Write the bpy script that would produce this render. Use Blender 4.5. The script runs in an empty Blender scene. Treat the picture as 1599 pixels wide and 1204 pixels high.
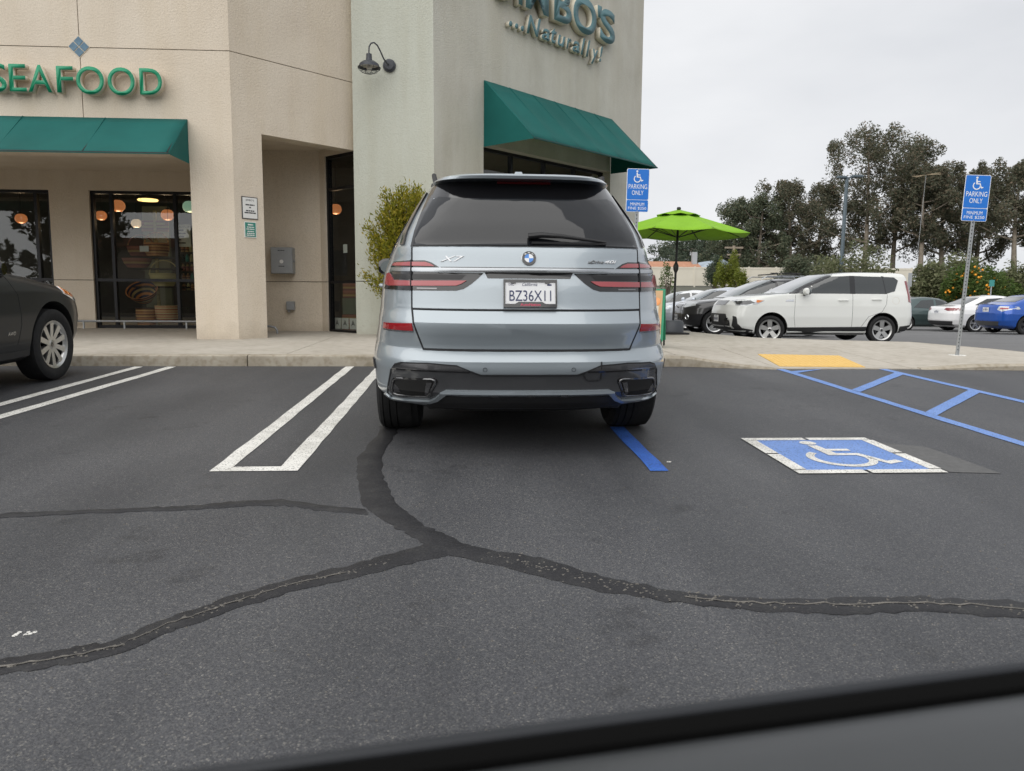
import bpy, bmesh, math, random
import numpy as np
from mathutils import Vector, Matrix
random.seed(7)
R = math.radians
scene = bpy.context.scene
col = scene.collection

# ------------------------------------------------------------------ camera
CAM_Z, YAW, PITCH, ROLL, FPX = 1.12, R(3.3), R(6.65), R(0.35), 1200.0
cam_d = bpy.data.cameras.new('camera'); cam = bpy.data.objects.new('camera', cam_d); col.objects.link(cam)
cam_d.sensor_fit = 'HORIZONTAL'; cam_d.sensor_width = 36.0; cam_d.lens = 36.0 * FPX / 1599.0
cam_d.clip_start = 0.02; cam_d.clip_end = 5000
cam_d.dof.use_dof = True; cam_d.dof.focus_distance = 7.0; cam_d.dof.aperture_fstop = 6.3
cam.location = (0, 0, CAM_Z)
cam.rotation_euler = (Matrix.Rotation(-YAW, 3, 'Z') @ Matrix.Rotation(R(90) - PITCH, 3, 'X') @ Matrix.Rotation(ROLL, 3, 'Z')).to_euler()
scene.camera = cam

# ------------------------------------------------------------------ overcast sky and soft sun
SUN_AZ, SUN_EL = R(222), R(46)          # compass angle from +y clockwise: behind and to the left of the camera
world = bpy.data.worlds.new('World'); scene.world = world; world.use_nodes = True
nt = world.node_tree; nt.nodes.clear(); N = nt.nodes.new; LK = nt.links.new
out = N('ShaderNodeOutputWorld'); bg = N('ShaderNodeBackground'); sky = N('ShaderNodeTexSky')
sky.sky_type = 'NISHITA'; sky.sun_disc = False; sky.sun_elevation = SUN_EL; sky.sun_rotation = SUN_AZ
sky.air_density = 1.2; sky.dust_density = 3.0
hs = N('ShaderNodeHueSaturation'); hs.inputs['Saturation'].default_value = 0.15; hs.inputs['Value'].default_value = 0.6; LK(sky.outputs[0], hs.inputs['Color'])
tc = N('ShaderNodeTexCoord'); mp = N('ShaderNodeMapping'); mp.inputs['Scale'].default_value = (1, 1, 2.6); LK(tc.outputs['Generated'], mp.inputs[0])
nz = N('ShaderNodeTexNoise'); nz.inputs['Scale'].default_value = 2.2; nz.inputs['Detail'].default_value = 5; nz.inputs['Roughness'].default_value = .5; LK(mp.outputs[0], nz.inputs['Vector'])
cr = N('ShaderNodeValToRGB'); cr.color_ramp.elements[0].position = .25; cr.color_ramp.elements[0].color = (3.85, 3.96, 4.18, 1)
cr.color_ramp.elements[1].position = .78; cr.color_ramp.elements[1].color = (5.35, 5.4, 5.5, 1); LK(nz.outputs[0], cr.inputs[0])
mx = N('ShaderNodeMixRGB'); mx.inputs[0].default_value = .9; LK(hs.outputs[0], mx.inputs[1]); LK(cr.outputs[0], mx.inputs[2])
LK(mx.outputs[0], bg.inputs[0]); bg.inputs[1].default_value = 0.1; LK(bg.outputs[0], out.inputs[0])
sun_d = bpy.data.lights.new('sun', 'SUN'); sun = bpy.data.objects.new('sun', sun_d); col.objects.link(sun)
sun_d.energy = 1.4; sun_d.angle = R(100); sun_d.color = (1, .97, .92)
sv = Vector((math.sin(SUN_AZ) * math.cos(SUN_EL), math.cos(SUN_AZ) * math.cos(SUN_EL), math.sin(SUN_EL)))
sun.rotation_euler = sv.to_track_quat('Z', 'Y').to_euler()
vs = scene.view_settings; vs.view_transform = 'Standard'; vs.look = 'None'; vs.gamma = 1; vs.exposure = 0.92; vs.use_curve_mapping = False
scene.cycles.max_bounces = 8; scene.cycles.transparent_max_bounces = 12; scene.cycles.caustics_reflective = False; scene.cycles.caustics_refractive = False
scene.cycles.sample_clamp_indirect = 6

# ------------------------------------------------------------------ helpers
def at(px, depth, y=None):
    """a spot on the ground plan, given the bearing (column of the 1599 wide photograph) and distance ahead"""
    a = (px - 799.5) / FPX * depth
    return Vector((a * math.cos(YAW) + depth * math.sin(YAW), -a * math.sin(YAW) + depth * math.cos(YAW)))

MATS = {}
def mat(name, color, rough=.6, metal=0., coat=0., spec=.5, emit=None, estr=1., alpha=None):
    m = bpy.data.materials.new(name); m.use_nodes = True; b = m.node_tree.nodes['Principled BSDF']
    b.inputs['Base Color'].default_value = (*color, 1); b.inputs['Roughness'].default_value = rough; b.inputs['Metallic'].default_value = metal
    b.inputs['Coat Weight'].default_value = coat; b.inputs['Coat Roughness'].default_value = .03; b.inputs['Specular IOR Level'].default_value = spec
    if emit: b.inputs['Emission Color'].default_value = (*emit, 1); b.inputs['Emission Strength'].default_value = estr
    MATS[name] = m; return m

def noisy(name, stops, scale=3., detail=6., rough=.8, bump=None, bscale=60., bdist=.01, stretch=(1, 1, 1), spec=.5, coat=0., metal=0., rough2=None, second=None, island=False):
    """procedural material: colour ramp over noise in world position, optional fine bump, optional second speckle (scale, stops, amount)"""
    m = mat(name, stops[0][1], rough, metal, coat, spec); t = m.node_tree; n = t.nodes.new; l = t.links.new; b = t.nodes['Principled BSDF']
    if island:
        g = n('ShaderNodeNewGeometry'); src = g.outputs['Random Per Island']
        tx = None
    else:
        g = n('ShaderNodeNewGeometry')
        mpn = n('ShaderNodeMapping'); mpn.inputs['Scale'].default_value = stretch; l(g.outputs['Position'], mpn.inputs[0])
        tx = n('ShaderNodeTexNoise'); tx.inputs['Scale'].default_value = scale; tx.inputs['Detail'].default_value = detail; tx.inputs['Roughness'].default_value = .6
        l(mpn.outputs[0], tx.inputs['Vector']); src = tx.outputs[0]
    rp = n('ShaderNodeValToRGB'); e = rp.color_ramp.elements
    while len(e) < len(stops): e.new(.5)
    for q, (p, c) in zip(e, stops): q.position = p; q.color = (*c, 1)
    l(src, rp.inputs[0]); colr = rp.outputs[0]
    if second:
        sc, st, amt = second
        t2 = n('ShaderNodeTexNoise'); t2.inputs['Scale'].default_value = sc; t2.inputs['Detail'].default_value = 1.5; l(g.outputs['Position'], t2.inputs['Vector'])
        r2 = n('ShaderNodeValToRGB'); e2 = r2.color_ramp.elements
        while len(e2) < len(st): e2.new(.5)
        for q, (p, c) in zip(e2, st): q.position = p; q.color = (*c, 1)
        l(t2.outputs[0], r2.inputs[0])
        mxn = n('ShaderNodeMixRGB'); mxn.blend_type = 'MULTIPLY'; mxn.inputs[0].default_value = amt; l(colr, mxn.inputs[1]); l(r2.outputs[0], mxn.inputs[2]); colr = mxn.outputs[0]
    l(colr, b.inputs['Base Color'])
    if rough2 is not None and tx:
        mr = n('ShaderNodeMapRange'); mr.inputs[3].default_value = rough; mr.inputs[4].default_value = rough2; l(tx.outputs[0], mr.inputs[0]); l(mr.outputs[0], b.inputs['Roughness'])
    if bump:
        bt = n('ShaderNodeTexNoise'); bt.inputs['Scale'].default_value = bscale; bt.inputs['Detail'].default_value = 3; l(g.outputs['Position'], bt.inputs['Vector'])
        bp = n('ShaderNodeBump'); bp.inputs['Strength'].default_value = bump; bp.inputs['Distance'].default_value = bdist; l(bt.outputs[0], bp.inputs['Height']); l(bp.outputs[0], b.inputs['Normal'])
    return m

def window_glass(name, tint, ior=1.5, extra=0.):
    """clear pane: mirrors the surroundings by angle, lets the rest through tinted"""
    m = bpy.data.materials.new(name); m.use_nodes = True; t = m.node_tree; t.nodes.clear(); n = t.nodes.new; l = t.links.new
    o = n('ShaderNodeOutputMaterial'); mixs = n('ShaderNodeMixShader'); tr = n('ShaderNodeBsdfTransparent'); gl = n('ShaderNodeBsdfGlossy'); fr = n('ShaderNodeFresnel')
    tr.inputs[0].default_value = (*tint, 1); gl.inputs['Roughness'].default_value = .01; gl.inputs[0].default_value = (.9, .93, .95, 1); fr.inputs[0].default_value = ior
    ad = n('ShaderNodeMath'); ad.operation = 'ADD'; ad.use_clamp = True; ad.inputs[1].default_value = extra; l(fr.outputs[0], ad.inputs[0])
    ge = n('ShaderNodeNewGeometry'); inv = n('ShaderNodeMath'); inv.operation = 'SUBTRACT'; inv.inputs[0].default_value = 1; l(ge.outputs['Backfacing'], inv.inputs[1]); mu = n('ShaderNodeMath'); mu.operation = 'MULTIPLY'; l(ad.outputs[0], mu.inputs[0]); l(inv.outputs[0], mu.inputs[1]); l(mu.outputs[0], mixs.inputs[0]); l(tr.outputs[0], mixs.inputs[1]); l(gl.outputs[0], mixs.inputs[2]); l(mixs.outputs[0], o.inputs[0])
    MATS[name] = m; return m

def link(name, me, m=None, parent=None, smooth=None):
    o = bpy.data.objects.new(name, me); col.objects.link(o)
    if m is not None:
        for q in (m if isinstance(m, (list, tuple)) else [m]): me.materials.append(MATS[q] if isinstance(q, str) else q)
    if parent: o.parent = parent
    if smooth is not None and me.polygons:
        me.polygons.foreach_set('use_smooth', [True] * len(me.polygons)); me.set_sharp_from_angle(angle=R(smooth))
    return o

class MB:
    """collects boxes, prisms, tubes and lathes; build() links them as one mesh"""
    def __init__(s): s.v = []; s.f = []; s.mi = []
    def add(s, vs_, fs, mi=0):
        k = len(s.v); s.v += [tuple(q) for q in vs_]; s.f += [tuple(i + k for i in f) for f in fs]; s.mi += [mi] * len(fs); return s
    def box(s, a, b, mi=0):
        (x0, y0, z0), (x1, y1, z1) = a, b
        return s.add([(x0, y0, z0), (x1, y0, z0), (x1, y1, z0), (x0, y1, z0), (x0, y0, z1), (x1, y0, z1), (x1, y1, z1), (x0, y1, z1)],
                     [(3, 2, 1, 0), (4, 5, 6, 7), (0, 1, 5, 4), (1, 2, 6, 5), (2, 3, 7, 6), (3, 0, 4, 7)], mi)
    def prism(s, poly, z0, z1, mi=0):
        """upright prism over a plan polygon (counter-clockwise)"""
        n = len(poly); return s.add([(x, y, z0) for x, y in poly] + [(x, y, z1) for x, y in poly],
            [tuple(range(n))[::-1], tuple(range(n, 2 * n))] + [(i, (i + 1) % n, (i + 1) % n + n, i + n) for i in range(n)], mi)
    def loft(s, rings, close=True, caps=True, mi=0):
        n = len(rings[0]); vs_ = [p for r in rings for p in r]; fs = []
        for j in range(len(rings) - 1):
            for i in range(n if close else n - 1):
                a, b = j * n + i, j * n + (i + 1) % n; fs.append((a, b, b + n, a + n))
        if caps: fs += [tuple(range(n))[::-1], tuple(range((len(rings) - 1) * n, len(rings) * n))]
        return s.add(vs_, fs, mi)
    def tube(s, pts, rad, n=8, caps=True, mi=0):
        pts = [Vector(p) for p in pts]; rad = rad if isinstance(rad, (list, tuple)) else [rad] * len(pts); rings = []
        ref = None
        for i, p in enumerate(pts):
            d = (pts[min(i + 1, len(pts) - 1)] - pts[max(i - 1, 0)]).normalized()
            if ref is None: ref = Vector((0, 0, 1)) if abs(d.z) < .9 else Vector((1, 0, 0))
            a = (ref - d * ref.dot(d)).normalized(); ref = a; b = d.cross(a)
            rings.append([p + (a * math.cos(t) + b * math.sin(t)) * rad[i] for t in [2 * math.pi * k / n for k in range(n)]])
        return s.loft(rings, True, caps, mi)
    def lathe(s, prof, n=24, axis='z', o=(0, 0, 0), mi=0, caps=False):
        rings = []
        for r, h in prof:
            ring = []
            for k in range(n):
                t = 2 * math.pi * k / n; c, q = r * math.cos(t), r * math.sin(t)
                p = (c, q, h) if axis == 'z' else ((h, c, q) if axis == 'x' else (q, h, c)); ring.append(tuple(p[i] + o[i] for i in range(3)))
            rings.append(ring)
        return s.loft(rings, True, caps, mi)
    def xf(s, M):
        s.v = [tuple(M @ Vector(p)) for p in s.v]; return s
    def mesh(s, name):
        me = bpy.data.meshes.new(name); me.from_pydata(s.v, [], s.f); me.update()
        if any(s.mi): me.polygons.foreach_set('material_index', s.mi)
        return me
    def build(s, name, m, parent=None, smooth=None, bevel=0):
        me = s.mesh(name)
        if bevel:
            bm = bmesh.new(); bm.from_mesh(me); bmesh.ops.bevel(bm, geom=bm.edges[:], offset=bevel, segments=1, affect='EDGES', profile=.5); bm.to_mesh(me); bm.free()
        return link(name, me, m, parent, smooth)

def tag(o, label, cat, group=None):
    o['label'] = label; o['category'] = cat
    if group: o['group'] = group
    return o
def thing(name, label, cat, loc=(0, 0, 0), rot=(0, 0, 0), group=None):
    o = bpy.data.objects.new(name, None); col.objects.link(o); o.location = loc; o.rotation_euler = rot; o.empty_display_size = .2
    return tag(o, label, cat, group)
def struct(o): o['kind'] = 'structure'; return o
def stuff(o): o['kind'] = 'stuff'; return o

def text_mesh(s, name='lettering', width=None, height=None, depth=0., bold=0., shear=0., spacing=1., res=4):
    """text as a mesh in the xz plane facing -y, left bottom at the origin"""
    c = bpy.data.curves.new('t', 'FONT'); c.body = s; c.size = 1; c.extrude = 0; c.offset = bold; c.shear = shear; c.space_character = spacing; c.resolution_u = res
    o = bpy.data.objects.new('t', c); col.objects.link(o)
    dg = bpy.context.evaluated_depsgraph_get(); me = bpy.data.meshes.new_from_object(o.evaluated_get(dg)); me.name = name
    bpy.data.objects.remove(o); bpy.data.curves.remove(c)
    co = np.empty(len(me.vertices) * 3); me.vertices.foreach_get('co', co); co = co.reshape(-1, 3)
    mn, mx_ = co.min(0), co.max(0); sz = mx_ - mn
    sx = (width / sz[0]) if width else None; sy = (height / sz[1]) if height else None
    sx = sx or sy; sy = sy or sx
    q = np.stack([(co[:, 0] - mn[0]) * sx, np.zeros(len(co)), (co[:, 1] - mn[1]) * sy], 1)
    me.vertices.foreach_set('co', q.ravel()); me.update()
    bm = bmesh.new(); bm.from_mesh(me); bmesh.ops.remove_doubles(bm, verts=bm.verts[:], dist=1e-5)
    bmesh.ops.recalc_face_normals(bm, faces=bm.faces[:])
    if depth:
        r = bmesh.ops.extrude_face_region(bm, geom=bm.faces[:]); vs_ = [g for g in r['geom'] if isinstance(g, bmesh.types.BMVert)]
        bmesh.ops.translate(bm, verts=vs_, vec=(0, -depth, 0)); bmesh.ops.recalc_face_normals(bm, faces=bm.faces[:])
    bm.to_mesh(me); bm.free()
    return me

def poly_sheet(poly, step, fn, skirt=0., cuts=()):
    """plan polygon cut into a grid, every corner mapped by fn(a, b) -> point; skirt drops the rim by a vector or maps it with fn(a, b, True)"""
    bm = bmesh.new(); vs_ = [bm.verts.new((a, b, 0)) for a, b in poly]; bm.faces.new(vs_); bm.normal_update(); bmesh.ops.triangulate(bm, faces=bm.faces[:])
    for ax in (0, 1):
        lo = min(p[ax] for p in poly); hi = max(p[ax] for p in poly); ks = []
        st = step[ax] if isinstance(step, (list, tuple)) else step
        k = math.ceil(lo / st + 1e-6)
        while k * st < hi - 1e-6: ks.append(k * st); k += 1
        if ax == 1: ks += [c for c in cuts if lo < c < hi]
        for c in ks:
            no = (1, 0, 0) if ax == 0 else (0, 1, 0); co = (c, 0, 0) if ax == 0 else (0, c, 0)
            bmesh.ops.bisect_plane(bm, geom=bm.verts[:] + bm.edges[:] + bm.faces[:], dist=1e-6, plane_co=co, plane_no=no)
    pl = {v: (v.co.x, v.co.y) for v in bm.verts}
    for v, (a, b) in list(pl.items()): v.co = fn(a, b)
    if skirt:
        be = [e for e in bm.edges if len(e.link_faces) == 1]; new = {}
        for e in be:
            for v in e.verts:
                if v not in new: a, b = pl[v]; new[v] = bm.verts.new(fn(a, b, True))
        for e in be:
            v0, v1 = e.verts; f = e.link_faces[0]
            L = f.loops[:]; fwd = any(lp.vert == v0 and lp.link_loop_next.vert == v1 for lp in L)
            bm.faces.new((v1, v0, new[v0], new[v1]) if fwd else (v0, v1, new[v1], new[v0]))
    return bm

def bm_link(name, bm, m, parent=None, smooth=None):
    me = bpy.data.meshes.new(name); bm.to_mesh(me); bm.free(); return link(name, me, m, parent, smooth)

def marks(name, x0, x1, z, h, y, m, parent, rnd, gap=.35):
    """a line of print too small to read: dashes of uneven length"""
    mb = MB(); x = x0
    while x < x1 - h * .4:
        w = min(h * rnd.uniform(.5, 1.1) if gap > .5 else h * rnd.uniform(1.2, 4.), x1 - x); mb.add([(x, y, z), (x + w, y, z), (x + w, y, z + h), (x, y, z + h)], [(0, 1, 2, 3)]); x += w + h * gap
    return stuff(mb.build(name, m, parent))
PR = random.Random(4)
# ------------------------------------------------------------------ materials of the setting
def asphalt_mat():
    m = noisy('asphalt', [(.22, (.054, .056, .061)), (.5, (.071, .073, .078)), (.8, (.092, .094, .098))], scale=.5, detail=9, rough=.5, bump=.4, bscale=170, bdist=.004, spec=.5, rough2=.75,
              second=(300, [(.34, (.7, .7, .71)), (.55, (1.1, 1.1, 1.1))], 1.))
    # worn wheel tracks and drips: long soft patches running along the bays, plus scattered dark spots
    t = m.node_tree; n = t.nodes.new; l = t.links.new; b = t.nodes['Principled BSDF']; src = b.inputs['Base Color'].links[0].from_socket
    g = n('ShaderNodeNewGeometry'); mp_ = n('ShaderNodeMapping'); mp_.inputs['Scale'].default_value = (1.3, .28, 1); l(g.outputs['Position'], mp_.inputs[0])
    w = n('ShaderNodeTexNoise'); w.inputs['Scale'].default_value = 1.1; w.inputs['Detail'].default_value = 4; l(mp_.outputs[0], w.inputs['Vector'])
    r1 = n('ShaderNodeValToRGB'); r1.color_ramp.elements[0].position = .35; r1.color_ramp.elements[0].color = (.76, .76, .77, 1); r1.color_ramp.elements[1].position = .65; r1.color_ramp.elements[1].color = (1.16, 1.15, 1.14, 1); l(w.outputs[0], r1.inputs[0])
    m1 = n('ShaderNodeMixRGB'); m1.blend_type = 'MULTIPLY'; m1.inputs[0].default_value = 1; l(src, m1.inputs[1]); l(r1.outputs[0], m1.inputs[2])
    v = n('ShaderNodeTexNoise'); v.inputs['Scale'].default_value = 3.3; v.inputs['Detail'].default_value = 6; v.inputs['Roughness'].default_value = .65; l(g.outputs['Position'], v.inputs['Vector'])
    r2 = n('ShaderNodeValToRGB'); r2.color_ramp.elements[0].position = .27; r2.color_ramp.elements[0].color = (.55, .55, .56, 1); r2.color_ramp.elements[1].position = .40; r2.color_ramp.elements[1].color = (1, 1, 1, 1); l(v.outputs[0], r2.inputs[0])
    m2 = n('ShaderNodeMixRGB'); m2.blend_type = 'MULTIPLY'; m2.inputs[0].default_value = 1; l(m1.outputs[0], m2.inputs[1]); l(r2.outputs[0], m2.inputs[2]); l(m2.outputs[0], b.inputs['Base Color'])
    # crushed stone: each cell its own shade, a few pale and sandy chips
    vo = n('ShaderNodeTexVoronoi'); vo.inputs['Scale'].default_value = 225; l(g.outputs['Position'], vo.inputs['Vector']); sc_ = n('ShaderNodeSeparateColor'); l(vo.outputs['Color'], sc_.inputs[0])
    r3 = n('ShaderNodeValToRGB'); e = r3.color_ramp.elements; st = [(0, (.45, .46, .49)), (.5, (.78, .79, .82)), (.84, (1.05, 1.04, 1.03)), (.95, (1.4, 1.35, 1.24)), (1, (2.4, 2.25, 1.95))]
    while len(e) < len(st): e.new(.5)
    for q, (p, c) in zip(e, st): q.position = p; q.color = (*c, 1)
    l(sc_.outputs[0], r3.inputs[0]); m3 = n('ShaderNodeMixRGB'); m3.blend_type = 'MULTIPLY'; m3.inputs[0].default_value = 1; l(m2.outputs[0], m3.inputs[1]); l(r3.outputs[0], m3.inputs[2]); l(m3.outputs[0], b.inputs['Base Color'])
    return m
asphalt_mat()
noisy('asphalt_far_sheen', [(.2, (.12, .12, .122)), (.8, (.165, .165, .165))], scale=.5, rough=.8, bump=.4, bscale=90, bdist=.005, spec=.35)  # paler far lot: sky sheen at grazing angle put into the colour
noisy('concrete', [(.2, (.36, .325, .275)), (.5, (.43, .395, .34)), (.8, (.49, .455, .40))], scale=1.1, detail=9, rough=.9, bump=.25, bscale=120, bdist=.004,
      second=(9, [(.3, (.82, .81, .78)), (.55, (1, 1, 1))], .8))
noisy('kerb_concrete', [(.2, (.27, .235, .18)), (.5, (.38, .34, .275)), (.8, (.46, .42, .35))], scale=2.4, detail=9, rough=.92, bump=.5, bscale=90, bdist=.006,
      second=(16, [(.3, (.7, .67, .6)), (.55, (1, 1, 1))], .8))
noisy('paint_white', [(.25, (.52, .51, .47)), (.6, (.74, .73, .69))], scale=5, rough=.75, bump=.4, bscale=130, bdist=.004, second=(95, [(.33, (.16, .16, .165)), (.43, (1, 1, 1))], .9))
noisy('paint_blue', [(.3, (.125, .235, .54)), (.7, (.175, .29, .60))], scale=4, rough=.75, bump=.4, bscale=130, bdist=.004, second=(95, [(.32, (.35, .3, .2)), (.42, (1, 1, 1))], .9))
noisy('paint_blue_deep', [(.3, (.02, .09, .40)), (.7, (.03, .13, .50))], scale=10, rough=.75, bump=.4, bscale=130, bdist=.004, second=(95, [(.33, (.6, .5, .25)), (.43, (1, 1, 1))], .9))
noisy('paint_ghost', [(.3, (.085, .085, .085)), (.7, (.115, .115, .115))], scale=20, rough=.85, bump=.5, bscale=130, bdist=.006)
noisy('tar_seal', [(.25, (.011, .011, .013)), (.5, (.019, .019, .022)), (.75, (.036, .036, .037))], scale=7, detail=10, rough=.5, bump=.5, bscale=45, bdist=.005, rough2=.75, spec=.35, second=(120, [(.3, (.7, .7, .7)), (.6, (1.15, 1.15, 1.1)), (.72, (2.0, 1.9, 1.7))], .8))
noisy('crack_grit', [(.3, (.07, .066, .06)), (.6, (.17, .158, .14))], scale=30, rough=.95, bump=.8, bscale=90, bdist=.008)
noisy('dome_yellow', [(.3, (.66, .42, .11)), (.7, (.74, .50, .17))], scale=12, rough=.7)
noisy('dry_earth', [(.3, (.085, .088, .070)), (.7, (.13, .13, .105))], scale=.7, rough=.95, bump=.5, bscale=10, bdist=.05)

# ------------------------------------------------------------------ asphalt lot: rises 3 % to the kerb, falls away beyond the pavement
LOTP = ([-60, -20, 0, 9.3, 11, 13, 17.3, 31, 50], [-.75, -.58, 0, .27, .245, .20, .08, -.22, -.62])
def lot_z(x, y): return float(np.interp(y, *LOTP))
ys = sorted(set(LOTP[0]) | {8.0, 10.1, 12, 15, 24, 40} | {-4.0, -10.0}); xs_ = [-70, -30, -12, -6, 0, 6, 9, 12, 20, 35, 60, 90]
mb = MB(); vs_ = [(x, y, lot_z(x, y)) for y in ys for x in xs_]; nx = len(xs_)
mb.add(vs_, [(j * nx + i, j * nx + i + 1, (j + 1) * nx + i + 1, (j + 1) * nx + i) for j in range(len(ys) - 1) for i in range(nx - 1)])
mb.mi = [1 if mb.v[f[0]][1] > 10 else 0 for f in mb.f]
lot = struct(mb.build('parking_lot', ['asphalt', 'asphalt_far_sheen'], smooth=40))
def flat(name, poly, m, dz=.004, parent=None, step=1.0, zf=lot_z):
    return bm_link(name, poly_sheet(poly, step, lambda a, b: Vector((a, b, zf(a, b) + dz)), cuts=[9.3]), m, parent or lot)
# terrain beyond: a low bank up to the boundary fence, then level ground to the horizon
TP = ([50, 52, 62, 70, 90, 140, 1500], [-.66, -.5, 1.2, 2.2, 2.5, 2.0, 1.0])
tx = [-1500, -400, -70, -30, 0, 30, 60, 100, 400, 1500]; ty = [49.5, 52, 57, 62, 66, 70, 80, 90, 140, 400, 1500]
mb = MB(); mb.add([(x, y, float(np.interp(y, *TP)) - .04) for y in ty for x in tx], [(j * 10 + i, j * 10 + i + 1, (j + 1) * 10 + i + 1, (j + 1) * 10 + i) for j in range(len(ty) - 1) for i in range(9)])
struct(mb.build('terrain', 'dry_earth', smooth=60))
mb = MB(); big = [(-1500, -1500), (1500, -1500), (1500, 49.5), (-1500, 49.5)]
mb.add([(x, y, -.9) for x, y in big], [(0, 1, 2, 3)]); struct(mb.build('ground', 'dry_earth'))

# painted bay lines
def rect(x0, x1, y0, y1): return [(x0, y0), (x1, y0), (x1, y1), (x0, y1)]
def wob(poly, a=.006, n=5):
    """hand-painted edge: points along each side shifted a few millimetres"""
    o = []
    for i in range(len(poly)):
        p, q = Vector(poly[i]), Vector(poly[(i + 1) % len(poly)]); k = max(1, int((q - p).length / .25)); d = (q - p).normalized(); nn = Vector((-d.y, d.x))
        for j in range(k): o.append(tuple(p.lerp(q, j / k) + (nn * random.uniform(-a, a) if j else Vector((0, 0)))))
    return o
flat('bay_line', wob([(-1.455, 4.33), (-.965, 4.33), (-.985, 9.235), (-1.09, 9.235), (-1.08, 4.43), (-1.35, 4.43), (-1.355, 9.235), (-1.455, 9.235)]), 'paint_white')
flat('bay_line', wob([(-4.02, 3.0), (-3.92, 3.0), (-3.80, 9.2), (-3.90, 9.2)]), 'paint_white')
flat('bay_line', wob([(-3.72, 3.0), (-3.62, 3.0), (-3.42, 9.2), (-3.52, 9.2)]), 'paint_white')
flat('bay_line', wob(rect(1.045, 1.15, 4.27, 5.55)), 'paint_blue_deep')
# hatched access aisle: two blue rails and rungs
flat('aisle_line', wob(rect(3.70, 3.80, 3.2, 9.02)), 'paint_blue'); flat('aisle_line', wob(rect(4.98, 5.08, 3.2, 9.02)), 'paint_blue')
for (a, b) in ((8.66, 9.0), (7.22, 8.52), (5.98, 7.18), (4.7, 5.9), (3.4, 4.6)):
    x1 = 4.98 if a < 8 else 4.24
    flat('aisle_rung', wob([(3.80, a - .02), (x1, b - .02), (x1, b + .15 if a < 8 else b), (3.80, a + .14)]), 'paint_blue', dz=.005)

# wheelchair symbol, drawn in a unit square (x right, y up)
def isa_shapes():
    def arc(cx, cy, r0, r1, a0, a1, n=18):
        return [(cx + r1 * math.cos(R(a0 + (a1 - a0) * i / n)), cy + r1 * math.sin(R(a0 + (a1 - a0) * i / n))) for i in range(n + 1)] + \
               [(cx + r0 * math.cos(R(a1 + (a0 - a1) * i / n)), cy + r0 * math.sin(R(a1 + (a0 - a1) * i / n))) for i in range(n + 1)]
    head = [(.43 + .075 * math.cos(2 * math.pi * k / 14), .90 + .075 * math.sin(2 * math.pi * k / 14)) for k in range(14)]
    body = [(.38, .80), (.47, .80), (.485, .66), (.68, .66), (.68, .59), (.49, .59), (.50, .50), (.70, .50), (.81, .23), (.90, .27), (.93, .20), (.78, .13), (.645, .43), (.40, .43)]
    wheel = arc(.46, .33, .215, .285, 128, 360 + 5)
    return [head, body, wheel]
isa = flat('accessible_bay_panel', [(1.96, 4.26), (2.70, 4.26), (2.70, 5.06), (1.96, 5.06)], 'paint_blue', dz=.004)
isa['label'] = 'blue wheelchair parking panel with white dashed border painted on the asphalt'
for k, (x0, x1, y0, y1) in enumerate(((1.88, 2.29, 4.185, 4.262), (2.315, 2.76, 4.185, 4.262), (1.88, 2.31, 5.058, 5.13), (2.335, 2.76, 5.058, 5.13), (1.88, 1.962, 4.275, 4.655), (1.88, 1.962, 4.68, 5.05), (2.698, 2.775, 4.275, 4.655), (2.698, 2.775, 4.68, 5.05))):
    flat('border_stripe', wob(rect(x0, x1, y0, y1), .004), 'paint_white', dz=.006, parent=isa)
def isa_map(a, b): return (1.97 + .72 * a, 4.29 + .75 * b)
for sh in isa_shapes(): flat('symbol_shape', [isa_map(*p) for p in sh], 'paint_white', dz=.007, parent=isa)
flat('old_paint_patch', [(2.78, 4.2), (3.06, 4.16), (3.03, 4.85), (2.78, 4.98)], 'paint_ghost', dz=.003)
flat('paint_speck', [(1.19, 4.47), (1.215, 4.465), (1.225, 4.49), (1.2, 4.495)], 'paint_white', dz=.004)

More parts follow.
